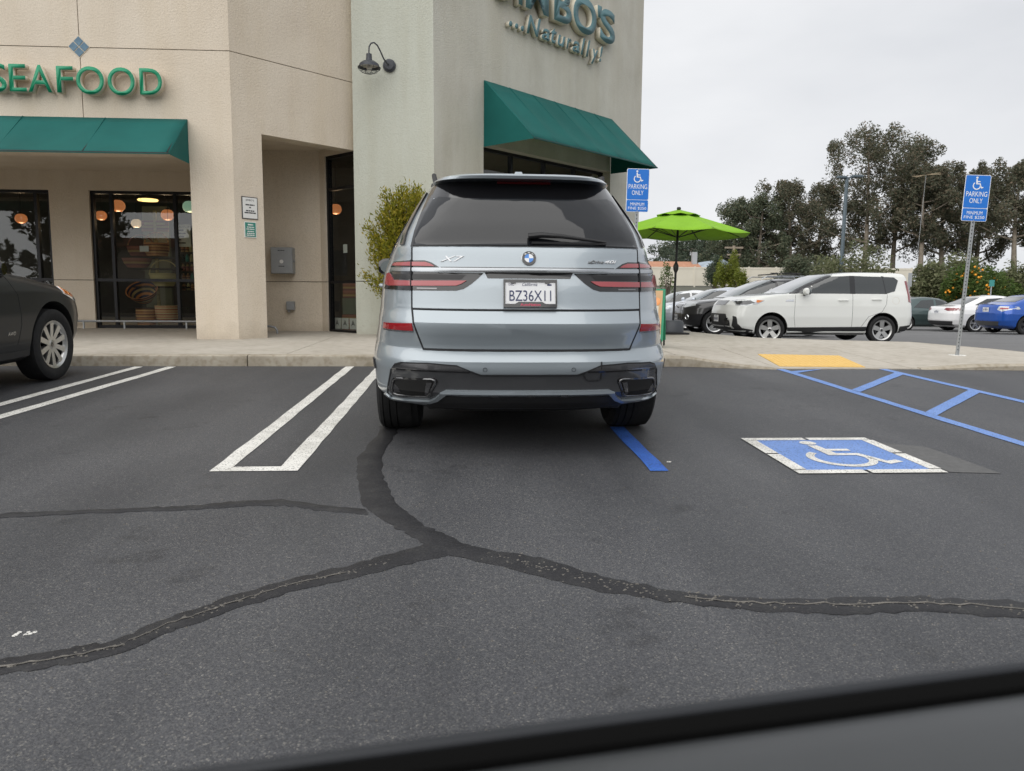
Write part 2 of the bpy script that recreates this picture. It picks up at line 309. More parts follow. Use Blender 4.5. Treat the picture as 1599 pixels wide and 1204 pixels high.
# poured crack sealer: ragged dark bands with pale grit where they have split
def ragged(up, dn, n=7, a=.011):
    def dens(L):
        o = []
        for p, q in zip(L[:-1], L[1:]):
            for j in range(n): t = j / n; o.append((p[0] + (q[0] - p[0]) * t + random.gauss(0, a) * .6, p[1] + (q[1] - p[1]) * t + random.gauss(0, a) * .6))
        return o + [L[-1]]
    U, D = dens(up), dens(dn); m = min(len(U), len(D)); mb_ = MB()
    rings = []
    for i in range(m):
        u, d = Vector(U[i]), Vector(D[i]); row = []
        for t, h in ((0, .001), (.08, .005), (.5, .0065), (.92, .005), (1, .001)):
            p = u.lerp(d, t); row.append((p.x, p.y, lot_z(p.x, p.y) + h + random.uniform(0, .0012)))
        rings.append(row)
    mb_.loft(rings, close=False, caps=False); mb_.f = [f[::-1] for f in mb_.f]
    return mb_
SEAL = dict(
 main=([(-0.64, 5.75), (-0.625, 5.381), (-0.677, 4.643), (-0.627, 4.264), (-0.513, 3.662), (-0.379, 3.415), (-0.25, 3.23), (-0.157, 3.08)], [(-0.49, 5.75), (-0.508, 5.379), (-0.526, 4.639), (-0.455, 4.125), (-0.337, 3.656), (-0.188, 3.346), (-0.085, 3.208), (0.02, 3.08)]),
 right=([(-0.15, 3.2), (0.076, 3.048), (0.326, 2.918), (0.542, 2.718), (0.79, 2.576), (1.047, 2.523), (1.322, 2.523), (1.601, 2.522), (1.934, 2.467), (2.5, 2.36), (3.2, 2.3)], [(-0.17, 3.05), (0.072, 2.894), (0.283, 2.746), (0.475, 2.605), (0.724, 2.504), (0.966, 2.428), (1.257, 2.392), (1.552, 2.405), (1.833, 2.331), (2.4, 2.22), (3.1, 2.16)]),
 left=([(-0.12, 3.15), (-0.334, 2.991), (-0.469, 2.881), (-0.66, 2.763), (-0.841, 2.602), (-0.981, 2.458), (-1.077, 2.308), (-1.201, 2.252), (-1.355, 2.201), (-1.8, 2.05), (-2.4, 1.9)], [(-0.06, 3.0), (-0.272, 2.867), (-0.449, 2.755), (-0.634, 2.648), (-0.805, 2.484), (-0.926, 2.365), (-1.022, 2.225), (-1.152, 2.156), (-1.301, 2.109), (-1.75, 1.95), (-2.35, 1.8)]),
 branch=([(-0.478, 3.592), (-0.65, 3.656), (-0.92, 3.77), (-1.102, 3.754), (-1.326, 3.687), (-1.608, 3.646), (-1.887, 3.615), (-2.159, 3.586), (-2.8, 3.5)], [(-0.455, 3.515), (-0.636, 3.575), (-0.898, 3.674), (-1.078, 3.669), (-1.301, 3.616), (-1.587, 3.596), (-1.862, 3.566), (-2.125, 3.528), (-2.75, 3.44)]))
for k, (u, d) in SEAL.items():
    o = ragged(u, d, a=.011 if k != 'faint' else .004).build('crack_seal', 'tar_seal', lot, smooth=60)
def grit(line, n, w, sz):
    mb_ = MB()
    for i in range(n):
        t = random.random() * (len(line) - 1.001); k = int(t); p = Vector(line[k]).lerp(Vector(line[k + 1]), t - k)
        x, y = p.x + random.gauss(0, w), p.y + random.gauss(0, w); r = random.uniform(.4, 1) * sz; z = lot_z(x, y) + .006; m = random.randint(5, 7); a0 = random.random() * 6
        ring = [(x + r * random.uniform(.5, 1.3) * math.cos(a0 + 6.283 * j / m), y + r * random.uniform(.4, 1) * math.sin(a0 + 6.283 * j / m), z) for j in range(m)]
        top = [(x + (q[0] - x) * .6, y + (q[1] - y) * .6, z + r * .35) for q in ring]
        mb_.loft([ring, top], True, False); k0 = len(mb_.v); mb_.f.append(tuple(range(k0 - m, k0))); mb_.mi.append(0)
    return mb_
ctr = [((a[0] + b[0]) / 2, (a[1] + b[1]) / 2) for a, b in zip(*SEAL['right'])]
ctl = [((a[0] + b[0]) / 2, (a[1] + b[1]) / 2 - .01) for a, b in zip(*SEAL['left'])]
stuff(grit(ctr[1:], 330, .026, .0075).build('crack_grit', 'crack_grit', lot)); stuff(grit(ctl[1:], 170, .014, .007).build('crack_grit', 'crack_grit', lot))
def crackline(line, a, w):
    L = []; 
    for p, q in zip(line[:-1], line[1:]):
        for j in range(8): t = j / 8; L.append((p[0] + (q[0] - p[0]) * t + random.gauss(0, a), p[1] + (q[1] - p[1]) * t + random.gauss(0, a)))
    mb_ = MB(); rings = [[(x, y - w * random.uniform(.3, 1), lot_z(x, y) + .0085), (x, y + w * random.uniform(.3, 1), lot_z(x, y) + .0085)] for x, y in L]
    mb_.loft(rings, False, False); return mb_
crackline(ctl[2:], .0035, .007).build('split_crack', 'crack_grit', lot); crackline(ctr[4:], .006, .007).build('split_crack', 'crack_grit', lot)
mb = MB()
for i in range(7):
    x, y = -1.37 + random.gauss(0, .016), 2.36 + random.gauss(0, .008); mb.lathe([(.007 * random.uniform(.5, 1.3), 0), (.006, .002), (0.0005, .0022)], 7, 'z', (x, y, lot_z(x, y) + .001))
stuff(mb.build('white_spatter', 'paint_white', lot))
# loose grains of aggregate and litter on the near asphalt
mb = MB()
for i in range(420):
    y = random.uniform(1.1, 4.4); x = random.uniform(-.75, .85) * y * 1.0 + .0; r = random.uniform(.0025, .0055); z = lot_z(x, y); a0 = random.random() * 6
    ring = [(x + r * math.cos(a0 + 1.57 * j), y + r * .8 * math.sin(a0 + 1.57 * j), z) for j in range(4)]; mb.add(ring + [(x, y, z + r * .9)], [(0, 1, 4), (1, 2, 4), (2, 3, 4), (3, 0, 4)])
stuff(mb.build('loose_grains', 'crack_grit', lot))

# ------------------------------------------------------------------ pavement with kerb, ramp and warning pad
def smooth01(t): t = max(0., min(1., t)); return t * t * (3 - 2 * t)
def walk_z(x, y):
    hi = .307 + .01 * y; lo = -.117 + .043 * y
    t = smooth01((x - 2.5) / 1.1); w = hi + (min(lo, hi + .06) - hi) * t
    k = smooth01((x - 5.5) / .9) * (1 - smooth01((y - 9.0) / 1.2)); return w + .06 * k
walk = bm_link('pavement', poly_sheet([(-60, 9.34), (2.7, 9.34), (3.2, 9.16), (3.7, 9.02), (5.4, 9.02), (6.2, 8.98), (7.0, 8.92), (7.9, 9.0), (8.4, 9.5), (8.45, 10.3), (8.0, 11.3), (7.3, 12.3), (6.1, 12.55), (4.95, 12.95), (4.4, 13.6), (3.8, 14.6), (3.5, 16), (4.3, 18.5), (4.6, 24), (4.6, 40), (-60, 40)], .5,
              lambda a, b, s=False: Vector((a, b, walk_z(a, b) - (.006 if not s else .5))), skirt=1), 'kerb_concrete', smooth=35)
struct(walk)
# slabs with open joints laid over the base
def slab(poly): return bm_link('concrete_slab', poly_sheet(poly, .5, lambda a, b, s=False: Vector((a, b, walk_z(a, b) - (.012 if s else 0))), skirt=1), 'concrete', walk, smooth=35)
J = .005
xsl = [-14.2, -11.2, -8.2, -5.2, -2.2, .8, 2.6]; ysl = [9.47, 12.06, 15.19]
for i in range(len(xsl) - 1):
    for j in range(2): slab([(xsl[i] + J, ysl[j] + J), (xsl[i + 1] - J, ysl[j] + J), (xsl[i + 1] - J, ysl[j + 1] - J), (xsl[i] + J, ysl[j + 1] - J)])
slab([(2.61, 9.47), (2.75, 9.44), (3.2, 9.2), (3.75, 9.06), (3.75, 11.3), (2.61, 11.3)])
slab([(3.76, 9.04), (5.4, 9.04), (5.4, 11.3), (3.76, 11.3)])
slab([(5.41, 9.04), (6.2, 9.02), (7.0, 8.96), (7.85, 9.04), (8.34, 9.52), (8.38, 10.3), (7.95, 11.22), (7.9, 11.3), (5.41, 11.3)])
slab([(2.61, 11.31), (7.88, 11.31), (7.25, 12.24), (6.1, 12.49), (4.9, 12.9), (4.35, 13.55), (3.74, 14.55), (2.61, 14.55)])
slab([(2.61, 14.56), (3.73, 14.56), (3.44, 16), (4.2, 18.5), (2.61, 18.5)])
slab([(.81, 15.2), (2.6, 15.2), (2.6, 18.5), (.81, 18.5)])
kx = [-14.2, -11.0, -7.9, -4.8, -2.62, .3, 2.3]
for i in range(len(kx) - 1):    # kerb stones with a rounded nose
    mb = MB(); ring = lambda x: [(x, 9.268 + random.uniform(-.003, .003), .22), (x, 9.275, .365), (x, 9.283, .388), (x, 9.30, .3985), (x, 9.33, .4005), (x, 9.465, .402), (x, 9.465, .3)]
    n = int((kx[i + 1] - kx[i]) / .3); mb.loft([ring(kx[i] + .006 + (kx[i + 1] - kx[i] - .012) * k / n) for k in range(n + 1)]); mb.f = [f[::-1] for f in mb.f]
    mb.build('kerb_stone', 'kerb_concrete', walk, smooth=30)
mb = MB(); path = [(2.31, 9.27, .4), (2.7, 9.26, .395), (3.2, 9.1, .33), (3.7, 8.97, .275)]
rings = []
for x, y, z in path: rings.append([(x, y, .2), (x, y + .008, z - .03), (x, y + .03, z - .002), (x, y + .19, walk_z(x, y + .19) + .001), (x, y + .19, .15)])
mb.loft(rings); mb.f = [f[::-1] for f in mb.f]; mb.build('kerb_stone', 'kerb_concrete', walk, smooth=30)
mb = MB(); rings = []
for x, y, h in ((5.5, 8.975, .006), (6.2, 8.94, .05), (7.0, 8.88, .075), (7.9, 8.96, .08), (8.5, 9.5, .08)):
    z = lot_z(x, y) + h; dx, dy = (0, 1) if x < 8 else (-1, .2); rings.append([(x, y, .1), (x + dx * .008, y + dy * .008, z - .012), (x + dx * .04, y + dy * .04, max(z, walk_z(x, y + .1) + .004)), (x + dx * .12, y + dy * .12, max(z + .004, walk_z(x, y + .12) + .006)), (x + dx * .12, y + dy * .12, .1)])
mb.loft(rings); mb.f = [f[::-1] for f in mb.f]; mb.build('kerb_stone', 'kerb_concrete', walk, smooth=30)
# warning pad: yellow sheet with rows of truncated domes
pad = bm_link('warning_pad', poly_sheet([(3.82, 9.2), (4.86, 9.12), (5.10, 10.28), (4.02, 10.44)], .4, lambda a, b, s=False: Vector((a, b, walk_z(a, b) + (.008 if not s else -.01))), skirt=1), 'dome_yellow', walk)
pad['label'] = 'yellow warning pad of raised domes set in the pavement ramp'
mb = MB()
for i in range(18):
    for j in range(20):
        u, v = (i + .5) / 18, (j + .5) / 20; x0, y0 = 3.82 + 1.04 * u, 9.2 - .08 * u; x1, y1 = 4.02 + 1.08 * u, 10.44 - .16 * u; x, y = x0 + (x1 - x0) * v, y0 + (y1 - y0) * v
        mb.lathe([(.012, 0), (.010, .004), (.006, .0055), (.0005, .0056)], 8, 'z', (x, y, walk_z(x, y) + .008))
stuff(mb.build('dome', 'dome_yellow', pad, smooth=40))
# ------------------------------------------------------------------ shop building
noisy('stucco_beige', [(.25, (.635, .555, .455)), (.5, (.69, .61, .505)), (.75, (.73, .65, .545))], scale=.9, detail=9, rough=.92, bump=.55, bscale=38, bdist=.012, spec=.2, second=(70, [(.3, (.80, .79, .77)), (.55, (1, 1, 1))], .7))
noisy('stucco_sage', [(.25, (.51, .52, .45)), (.5, (.555, .57, .50)), (.75, (.595, .61, .54))], scale=.9, detail=9, rough=.92, bump=.6, bscale=42, bdist=.012, spec=.2, stretch=(1, 1, .35), second=(80, [(.3, (.84, .84, .82)), (.55, (1, 1, 1))], .7))
noisy('stucco_stained_shaded', [(.25, (.46, .445, .39)), (.5, (.53, .517, .46)), (.75, (.58, .57, .51))], scale=1.6, detail=9, rough=.92, bump=.6, bscale=42, bdist=.012, spec=.2, stretch=(1, 1, .55), second=(80, [(.3, (.82, .81, .79)), (.55, (1, 1, 1))], .7))  # same paint as the sage front; staining and less light both in the colour
mat('joint_shadow', (.16, .135, .105), .95)
mat('frame_dark', (.016, .016, .018), .35, .5)
window_glass('shop_glass', (.86, .88, .86), 1.5, .02)
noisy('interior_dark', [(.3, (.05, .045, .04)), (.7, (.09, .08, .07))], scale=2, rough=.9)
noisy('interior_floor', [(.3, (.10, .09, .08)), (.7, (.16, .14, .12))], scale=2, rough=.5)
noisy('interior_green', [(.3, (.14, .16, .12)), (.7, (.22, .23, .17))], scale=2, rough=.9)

shop = thing('shop_building', 'beige and sage stucco shop building with angled corner tower and recessed arcade', 'building', (-3.5, 12.1, .4))
def child(o, p):
    o.parent = p; o.matrix_parent_inverse = Matrix.Translation(p.location).inverted() if p.rotation_euler.z == 0 else p.matrix_basis.inverted(); return o
def grime(name, amt=.16):
    """rain streaks and splash dirt: streaks follow the wall, splash stays within half a metre of the paving"""
    m = MATS[name]; t = m.node_tree; n = t.nodes.new; l = t.links.new; b = t.nodes['Principled BSDF']; src = b.inputs['Base Color'].links[0].from_socket
    g = n('ShaderNodeNewGeometry'); mp_ = n('ShaderNodeMapping'); mp_.inputs['Scale'].default_value = (1.7, 1.7, .20); l(g.outputs['Position'], mp_.inputs[0])
    w = n('ShaderNodeTexNoise'); w.inputs['Scale'].default_value = 1.4; w.inputs['Detail'].default_value = 7; w.inputs['Roughness'].default_value = .6; l(mp_.outputs[0], w.inputs['Vector'])
    r1 = n('ShaderNodeValToRGB'); k = 1 - amt * 1.3; r1.color_ramp.elements[0].position = .36; r1.color_ramp.elements[0].color = (k, k * .985, k * .955, 1); r1.color_ramp.elements[1].position = .58; r1.color_ramp.elements[1].color = (1, 1, 1, 1); l(w.outputs[0], r1.inputs[0])
    m1 = n('ShaderNodeMixRGB'); m1.blend_type = 'MULTIPLY'; m1.inputs[0].default_value = 1; l(src, m1.inputs[1]); l(r1.outputs[0], m1.inputs[2])
    v = n('ShaderNodeTexNoise'); v.inputs['Scale'].default_value = 5; v.inputs['Detail'].default_value = 8; l(g.outputs['Position'], v.inputs['Vector'])
    sp = n('ShaderNodeSeparateXYZ'); l(g.outputs['Position'], sp.inputs[0]); ma = n('ShaderNodeMath'); ma.operation = 'MULTIPLY_ADD'; ma.inputs[1].default_value = -.55; l(v.outputs[0], ma.inputs[0]); l(sp.outputs['Z'], ma.inputs[2])
    mr = n('ShaderNodeMapRange'); mr.inputs[1].default_value = .10; mr.inputs[2].default_value = .42; mr.inputs[3].default_value = .35; mr.inputs[4].default_value = 0.; l(ma.outputs[0], mr.inputs[0])
    m2 = n('ShaderNodeMixRGB'); l(mr.outputs[0], m2.inputs[0]); l(m1.outputs[0], m2.inputs[1]); m2.inputs[2].default_value = (.30, .25, .18, 1); l(m2.outputs[0], b.inputs['Base Color'])
grime('stucco_beige', .035); grime('stucco_sage', .05); grime('stucco_stained_shaded', .06)
FY = 12.1; H1 = 7.0; HT = 9.6; Q = .70710678
def band(p0, p1, z0, z1, th, off=0.):
    """upright wall slab from p0 to p1 (plan), face on the right-hand side of the walk direction"""
    p0, p1 = Vector(p0), Vector(p1); d = (p1 - p0).normalized(); n = Vector((-d.y, d.x)); a, b = p0 + n * off, p1 + n * off
    return [tuple(a), tuple(b), tuple(b + n * th), tuple(a + n * th)], z0, z1
def wall(name, segs, m):
    mb = MB()
    for poly, z0, z1 in segs: mb.prism(poly, z0, z1)
    return child(mb.build(name, m), shop)
G = .006
# arcade front: backing plus stucco panels with open joints at z 4.70 and x -5.68
A, B, Cc = (-16., FY), (-3.53, FY), (-1.93, 13.70)
wall('wall_backing', [band(A, (-3.54, FY), 3.25, H1, .30, .02)], 'joint_shadow')
wall('wall_backing', [band((-3.54, FY + .0), (-1.95, 13.69), 3.62, H1, .25, .03)], 'joint_shadow')
for x0, x1, z0, z1 in ((-16, -5.68 - G, 3.2, 4.70 - G), (-5.68 + G, -3.53, 3.2, 4.70 - G), (-16, -5.68 - G, 4.70 + G, H1), (-5.68 + G, -3.53, 4.70 + G, H1)):
    wall('wall_panel', [band((x0, FY), (x1, FY), z0, z1, .02)], 'stucco_beige')
for z0, z1 in ((3.58, 4.70 - G), (4.70 + G, H1)): wall('wall_panel', [band(B, Cc, z0, z1, .028)], 'stucco_beige')
# soffits of the two openings, pillar
wall('soffit', [([(-16, FY + .02), (-4.17, FY + .02), (-4.17, 15.2), (-16, 15.2)], 3.40, 3.55)], 'stucco_beige')
wall('lintel', [([(-16, FY + .021), (-4.17, FY + .021), (-4.17, FY + .32), (-16, FY + .32)], 3.201, 3.40)], 'stucco_beige')
wall('pillar', [([(-4.17, FY), (-3.53, FY), (-3.185, FY + .345), (-3.42, FY + .58), (-4.17, FY + .58)], .38, 3.2), ([(-4.17, FY + .021), (-3.545, FY + .021), (-3.2, FY + .36), (-3.42, FY + .58), (-4.17, FY + .58)], 3.2, 3.6)], 'stucco_beige')
wall('pillar_face', [([(-3.53, FY), (-3.185, FY + .345), (-3.205, FY + .365), (-3.55, FY + .02)], 3.2, 3.58)], 'stucco_beige')
wall('soffit', [([(-3.3, 12.45), (-1.94, 13.75), (-1.94, 14.47), (-4.0, 14.47), (-4.0, 12.7)], 3.70, 3.8)], 'stucco_beige')
wall('lintel', [band((-3.20, 12.44), (-1.95, 13.69), 3.581, 3.70, .25, .03)], 'stucco_beige')
# recess with the meter box: back wall in two courses, angled wall with the narrow door light
for z0, z1 in ((.38, 1.355 - G), (1.355 + G, 3.75)):
    wall('recess_wall', [([(-4.2, 14.45), (-2.69, 14.45), (-2.69, 14.6), (-4.2, 14.6)], z0, z1)], 'stucco_beige')
    wall('recess_wall', [([(-4.18, 12.7), (-4.0, 12.7), (-4.0, 14.45), (-4.18, 14.45)], z0, z1)], 'stucco_beige')
    wall('recess_wall', [band((-2.69, 14.45), (-2.57, 14.33), z0, z1, .14)], 'stucco_beige')
wall('recess_wall', [band((-2.57, 14.33), (-1.95, 13.71), 3.585, 3.75, .14)], 'stucco_beige')
wall('wall_backing', [([(-4.2, 14.48), (-2.75, 14.48), (-2.75, 14.58), (-4.2, 14.58)], 1.34, 1.37)], 'joint_shadow')
# storefront behind the arcade: stucco in two courses between the windows
def store(x0, x1, courses):
    for z0, z1 in courses: wall('storefront_wall', [([(x0, 15.2), (x1, 15.2), (x1, 15.36), (x0, 15.36)], z0, z1)], 'stucco_beige')
two = ((.38, 1.372 - G), (1.372 + G, 3.045))
store(-7.85, -7.12, two); store(-4.95, -4.17, two); store(-16, -10.4, two); store(-16, -4.17, ((3.045, 3.42),))
wall('wall_backing', [([(-7.84, 15.23), (-7.13, 15.23), (-7.13, 15.34), (-7.84, 15.34)], 1.35, 1.39)], 'joint_shadow')
# tower: front face in two courses, 45 degree face with the window opening
D0, D1 = (-.575, 13.49), (3.97, 18.035)
for z0, z1 in ((.38, 1.355 - G), (1.355 + G, HT)): wall('tower_wall', [([(-1.93, 13.49), (-.575, 13.49), (-.575 + .207, 13.99), (-1.93, 13.99)], z0, z1)], 'stucco_sage')
wall('wall_backing', [([(-1.90, 13.53), (-.6, 13.53), (-.5, 13.9), (-1.90, 13.9)], 1.34, 1.37)], 'joint_shadow')
def T(s): return (D0[0] + s * Q, D0[1] + s * Q)
W0, W1, LEN = 1.215, 5.24, 6.43
def tw(s0, s1, z0, z1): wall('tower_wall', [band(T(s0), T(s1), z0, z1, .5)], 'stucco_stained_shaded')
tw(0.0, W0, .38, HT); tw(W1, LEN, .38, HT); tw(W0, W1, 3.85, HT); tw(W0, W1, .38, 1.0)
e = T(LEN); wall('tower_wall', [([(e[0], e[1]), (e[0] + .01, e[1] + 6), (e[0] - .4, e[1] + 6), (e[0] - .4, e[1] + .1)], .38, HT)], 'stucco_stained_shaded')
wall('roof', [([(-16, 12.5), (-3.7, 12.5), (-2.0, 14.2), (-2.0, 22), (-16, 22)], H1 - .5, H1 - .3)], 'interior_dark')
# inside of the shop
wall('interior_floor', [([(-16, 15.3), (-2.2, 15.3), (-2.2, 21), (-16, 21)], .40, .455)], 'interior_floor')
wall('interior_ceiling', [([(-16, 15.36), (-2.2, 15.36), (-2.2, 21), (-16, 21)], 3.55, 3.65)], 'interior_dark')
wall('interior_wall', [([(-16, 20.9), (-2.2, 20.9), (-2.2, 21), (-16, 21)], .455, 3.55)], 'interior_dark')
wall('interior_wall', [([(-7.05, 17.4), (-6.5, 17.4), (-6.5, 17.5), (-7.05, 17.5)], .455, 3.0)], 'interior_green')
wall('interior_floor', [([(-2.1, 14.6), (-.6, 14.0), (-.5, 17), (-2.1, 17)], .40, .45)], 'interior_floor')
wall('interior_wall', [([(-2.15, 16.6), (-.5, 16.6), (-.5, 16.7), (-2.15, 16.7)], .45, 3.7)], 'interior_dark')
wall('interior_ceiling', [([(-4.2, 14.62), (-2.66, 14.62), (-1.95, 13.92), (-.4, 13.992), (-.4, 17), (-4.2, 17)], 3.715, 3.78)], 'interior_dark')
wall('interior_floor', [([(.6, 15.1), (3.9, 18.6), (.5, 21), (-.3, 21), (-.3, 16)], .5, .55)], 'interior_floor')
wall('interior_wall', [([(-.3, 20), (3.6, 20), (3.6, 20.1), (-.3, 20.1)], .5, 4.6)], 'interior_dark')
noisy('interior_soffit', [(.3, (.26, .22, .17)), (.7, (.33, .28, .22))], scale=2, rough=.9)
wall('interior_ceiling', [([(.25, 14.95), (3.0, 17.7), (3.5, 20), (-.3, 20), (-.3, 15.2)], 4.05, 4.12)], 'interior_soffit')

def window(name, p0, p1, z0, z1, bars, rails, fw=.055, dep=.09, off=.05, mid_off=.045):
    """framed shop window between plan points p0 and p1; bars = distances along it, rails = heights"""
    p0, p1 = Vector(p0), Vector(p1); d = (p1 - p0).normalized(); n = Vector((-d.y, d.x)); L = (p1 - p0).length
    pt = lambda s, t: tuple(p0 + d * s + n * t)
    w = MB()
    def bar(s0, s1, a, b, t0=off, t1=off + dep): w.prism([pt(s0, t0), pt(s1, t0), pt(s1, t1), pt(s0, t1)], a, b)
    bar(0, fw, z0, z1); bar(L - fw, L, z0, z1); bar(fw, L - fw, z0, z0 + fw); bar(fw, L - fw, z1 - fw, z1)
    fr = child(w.build(name, 'frame_dark'), shop)
    S = [fw] + sum([[b - fw / 2, b + fw / 2] for b in bars], []) + [L - fw]; Z = [z0 + fw] + sum([[r - fw / 2, r + fw / 2] for r in rails], []) + [z1 - fw]
    for b in bars:
        m_ = MB(); m_.prism([pt(b - fw / 2, off + .004), pt(b + fw / 2, off + .004), pt(b + fw / 2, off + dep), pt(b - fw / 2, off + dep)], z0 + fw, z1 - fw); m_.build('mullion', 'frame_dark', fr)
    for i in range(0, len(S), 2):
        for r in rails:
            m_ = MB(); m_.prism([pt(S[i], off + .006), pt(S[i + 1], off + .006), pt(S[i + 1], off + dep), pt(S[i], off + dep)], r - fw / 2, r + fw / 2); q = m_.build('rail', 'frame_dark', fr)
        for j in range(0, len(Z), 2):
            m_ = MB(); t = off + mid_off; m_.prism([pt(S[i], t), pt(S[i + 1], t), pt(S[i + 1], t + .008), pt(S[i], t + .008)], Z[j], Z[j + 1]); m_.build('pane', 'shop_glass', fr)
    return fr
window('window', (-7.12, 15.2), (-4.95, 15.2), .46, 3.045, [.37, 1.55], [1.376])
window('window', (-10.4, 15.2), (-7.85, 15.2), .46, 3.045, [.4, 1.2, 2.27], [1.376])
window('window', (-2.57, 14.33), (-1.96, 13.72), .44, 3.585, [], [1.35, 3.0], fw=.05, off=.03)
window('window', T(W0), T(W1), 1.0, 3.85, [1.0, 2.0, 3.0], [], off=.2)
# ------------------------------------------------------------------ awnings, lettering, lamps and boxes on the building
noisy('awning_teal', [(.25, (.002, .080, .072)), (.5, (.003, .098, .088)), (.75, (.007, .118, .106))], scale=1.2, detail=7, rough=.75, bump=.15, bscale=220, bdist=.002, spec=.3)
mat('steel_grey', (.32, .33, .34), .45, .7); mat('galvanised', (.42, .44, .45), .5, .6); mat('black_metal', (.018, .018, .02), .45, .4); mat('black_plastic', (.012, .012, .013), .5)
mat('letter_green', (.0, .25, .12), .4); mat('letter_side', (.62, .55, .44), .7); mat('letter_teal', (.085, .18, .20), .5); mat('letter_cream', (.62, .58, .47), .6)
mat('white_paint', (.72, .72, .70), .5); mat('poster_green', (.03, .22, .17), .5); mat('ink', (.03, .03, .035), .6); mat('sign_blue', (.012, .17, .62), .4); mat('sign_white', (.82, .84, .86), .4)
noisy('meter_grey', [(.3, (.30, .315, .33)), (.7, (.36, .375, .39))], scale=5, rough=.5, metal=.2)
mat('lamp_slate', (.045, .05, .06), .5); mat('lamp_white', (.6, .58, .52), .6); mat('bulb', (.75, .73, .7), .3)

def awning(name, label, loc, ang, length, top, bot, out, pans, shade=None):
    """sloping fabric awning: local x along the wall, -y away from it"""
    t = thing(name, label, 'awning', loc, (0, 0, ang))
    rows = 7; per = 6; mb = MB(); rings = []
    for i in range(pans * per + 1):
        x = length * i / (pans * per); u = (i % per) / per; sag = .03 * math.sin(math.pi * u)
        rings.append([(x, -out * v - .012 + sag * math.sin(math.pi * v) * .6, top + (bot - top) * v - sag * math.sin(math.pi * v)) for v in [k / rows for k in range(rows + 1)]])
    mb.loft(rings, False, False)
    o = mb.build('canopy', 'awning_teal', t, smooth=20); o.modifiers.new('thickness', 'SOLIDIFY').thickness = .006
    for x in (0., length):
        mb = MB(); d = .004 if x else -.004; mb.add([(x, -.01, top - .005), (x, -out, bot), (x, -.01, bot), (x + d, -.01, top - .005), (x + d, -out, bot), (x + d, -.01, bot)], [(0, 1, 2), (5, 4, 3), (0, 3, 4, 1), (1, 4, 5, 2), (2, 5, 3, 0)]); mb.build('end_panel', 'awning_teal', t)
    for k in range(1, pans):
        x = length * k / pans; MB().tube([(x, -.02, top + .001), (x, -out + .01, bot + .006)], .006, 6).build('seam', 'awning_teal', t)
    MB().tube([(0, -out + .012, bot + .012), (length, -out + .012, bot + .012)], .014, 6).build('front_bar', 'black_metal', t)
    for k in range(pans + 1):
        x = min(max(length * k / pans, .03), length - .03); MB().tube([(x, -.03, top - .06), (x, -out + .03, bot + .03)], .011, 6).build('frame_rib', 'black_metal', t)
    return t
awning('awning', 'long teal fabric awning over the arcade below the green lettering', (-16, FY, 0), 0, 16 - 4.175, 3.705, 3.06, .80, 10)
awning('awning', 'teal fabric awning over the tower window above the parked grey SUV', (T(W0)[0], T(W0)[1], 0), R(45), W1 - W0, 4.965, 3.80, 1.2, 6)

def letter_obj(ch, x0, x1, z0, z1, dep, y, face, side, parent, bold=.02, shear=0.):
    me = text_mesh(ch, 'letter', width=x1 - x0, height=z1 - z0, depth=dep, bold=bold, shear=shear, res=6)
    o = link('letter', me, [side, face], parent); o.location = (x0, y, z0)
    for p in me.polygons: p.material_index = 1 if all(me.vertices[i].co.y < -dep * .99 for i in p.vertices) else 0
    return o
sg = thing('shop_lettering', 'green raised letters spelling SEAFOOD above the long teal awning', 'sign', (0, FY, 0))
for ch, a, b, z0, z1 in (('S', -6.93, -6.66, 4.01, 4.41), ('E', -6.625, -6.385, 4.022, 4.405), ('A', -6.36, -6.03, 4.02, 4.40), ('F', -5.96, -5.725, 4.02, 4.39), ('O', -5.685, -5.29, 4.0, 4.395), ('O', -5.24, -4.855, 3.995, 4.39), ('D', -4.785, -4.465, 4.012, 4.385)):
    letter_obj(ch, a, b, z0, z1, .11, -.04, 'letter_green', 'letter_side', sg, bold=.004)
sg = thing('shop_lettering', "weathered teal raised letters reading JIMBO'S ...Naturally! high on the tower", 'sign', (D0[0], D0[1], 0), (0, 0, R(45)))
for ch, a, b, z0, z1 in (('J', 1.42, 1.88, 6.43, 7.1), ('I', 1.98, 2.09, 6.44, 7.1), ('M', 2.18, 2.86, 6.44, 7.1), ('B', 3.02, 3.58, 6.44, 7.1), ('O', 3.63, 4.42, 6.41, 7.12), ("'", 4.45, 4.60, 6.86, 7.1), ('S', 4.55, 5.10, 6.42, 7.10)):
    letter_obj(ch, a, b, z0, z1, .13, -.02, 'letter_teal', 'letter_cream', sg, bold=.03)
x = 1.76
for ch, w, z0, z1 in (('.', .10, 6.01, 6.11), ('.', .10, 6.01, 6.11), ('.', .10, 6.01, 6.11), ('N', .42, 6.01, 6.36), ('a', .25, 6.01, 6.23), ('t', .18, 6.01, 6.31), ('u', .25, 6.01, 6.22), ('r', .17, 6.01, 6.23), ('a', .25, 6.01, 6.23), ('l', .15, 6.01, 6.35), ('l', .15, 6.01, 6.35), ('y', .26, 5.91, 6.22), ('!', .13, 6.01, 6.34)):
    letter_obj(ch, x, x + w, z0, z1, .09, -.02, 'letter_teal', 'letter_cream', sg, bold=.022, shear=.25); x += w + (.065 if ch in '.' else .028)
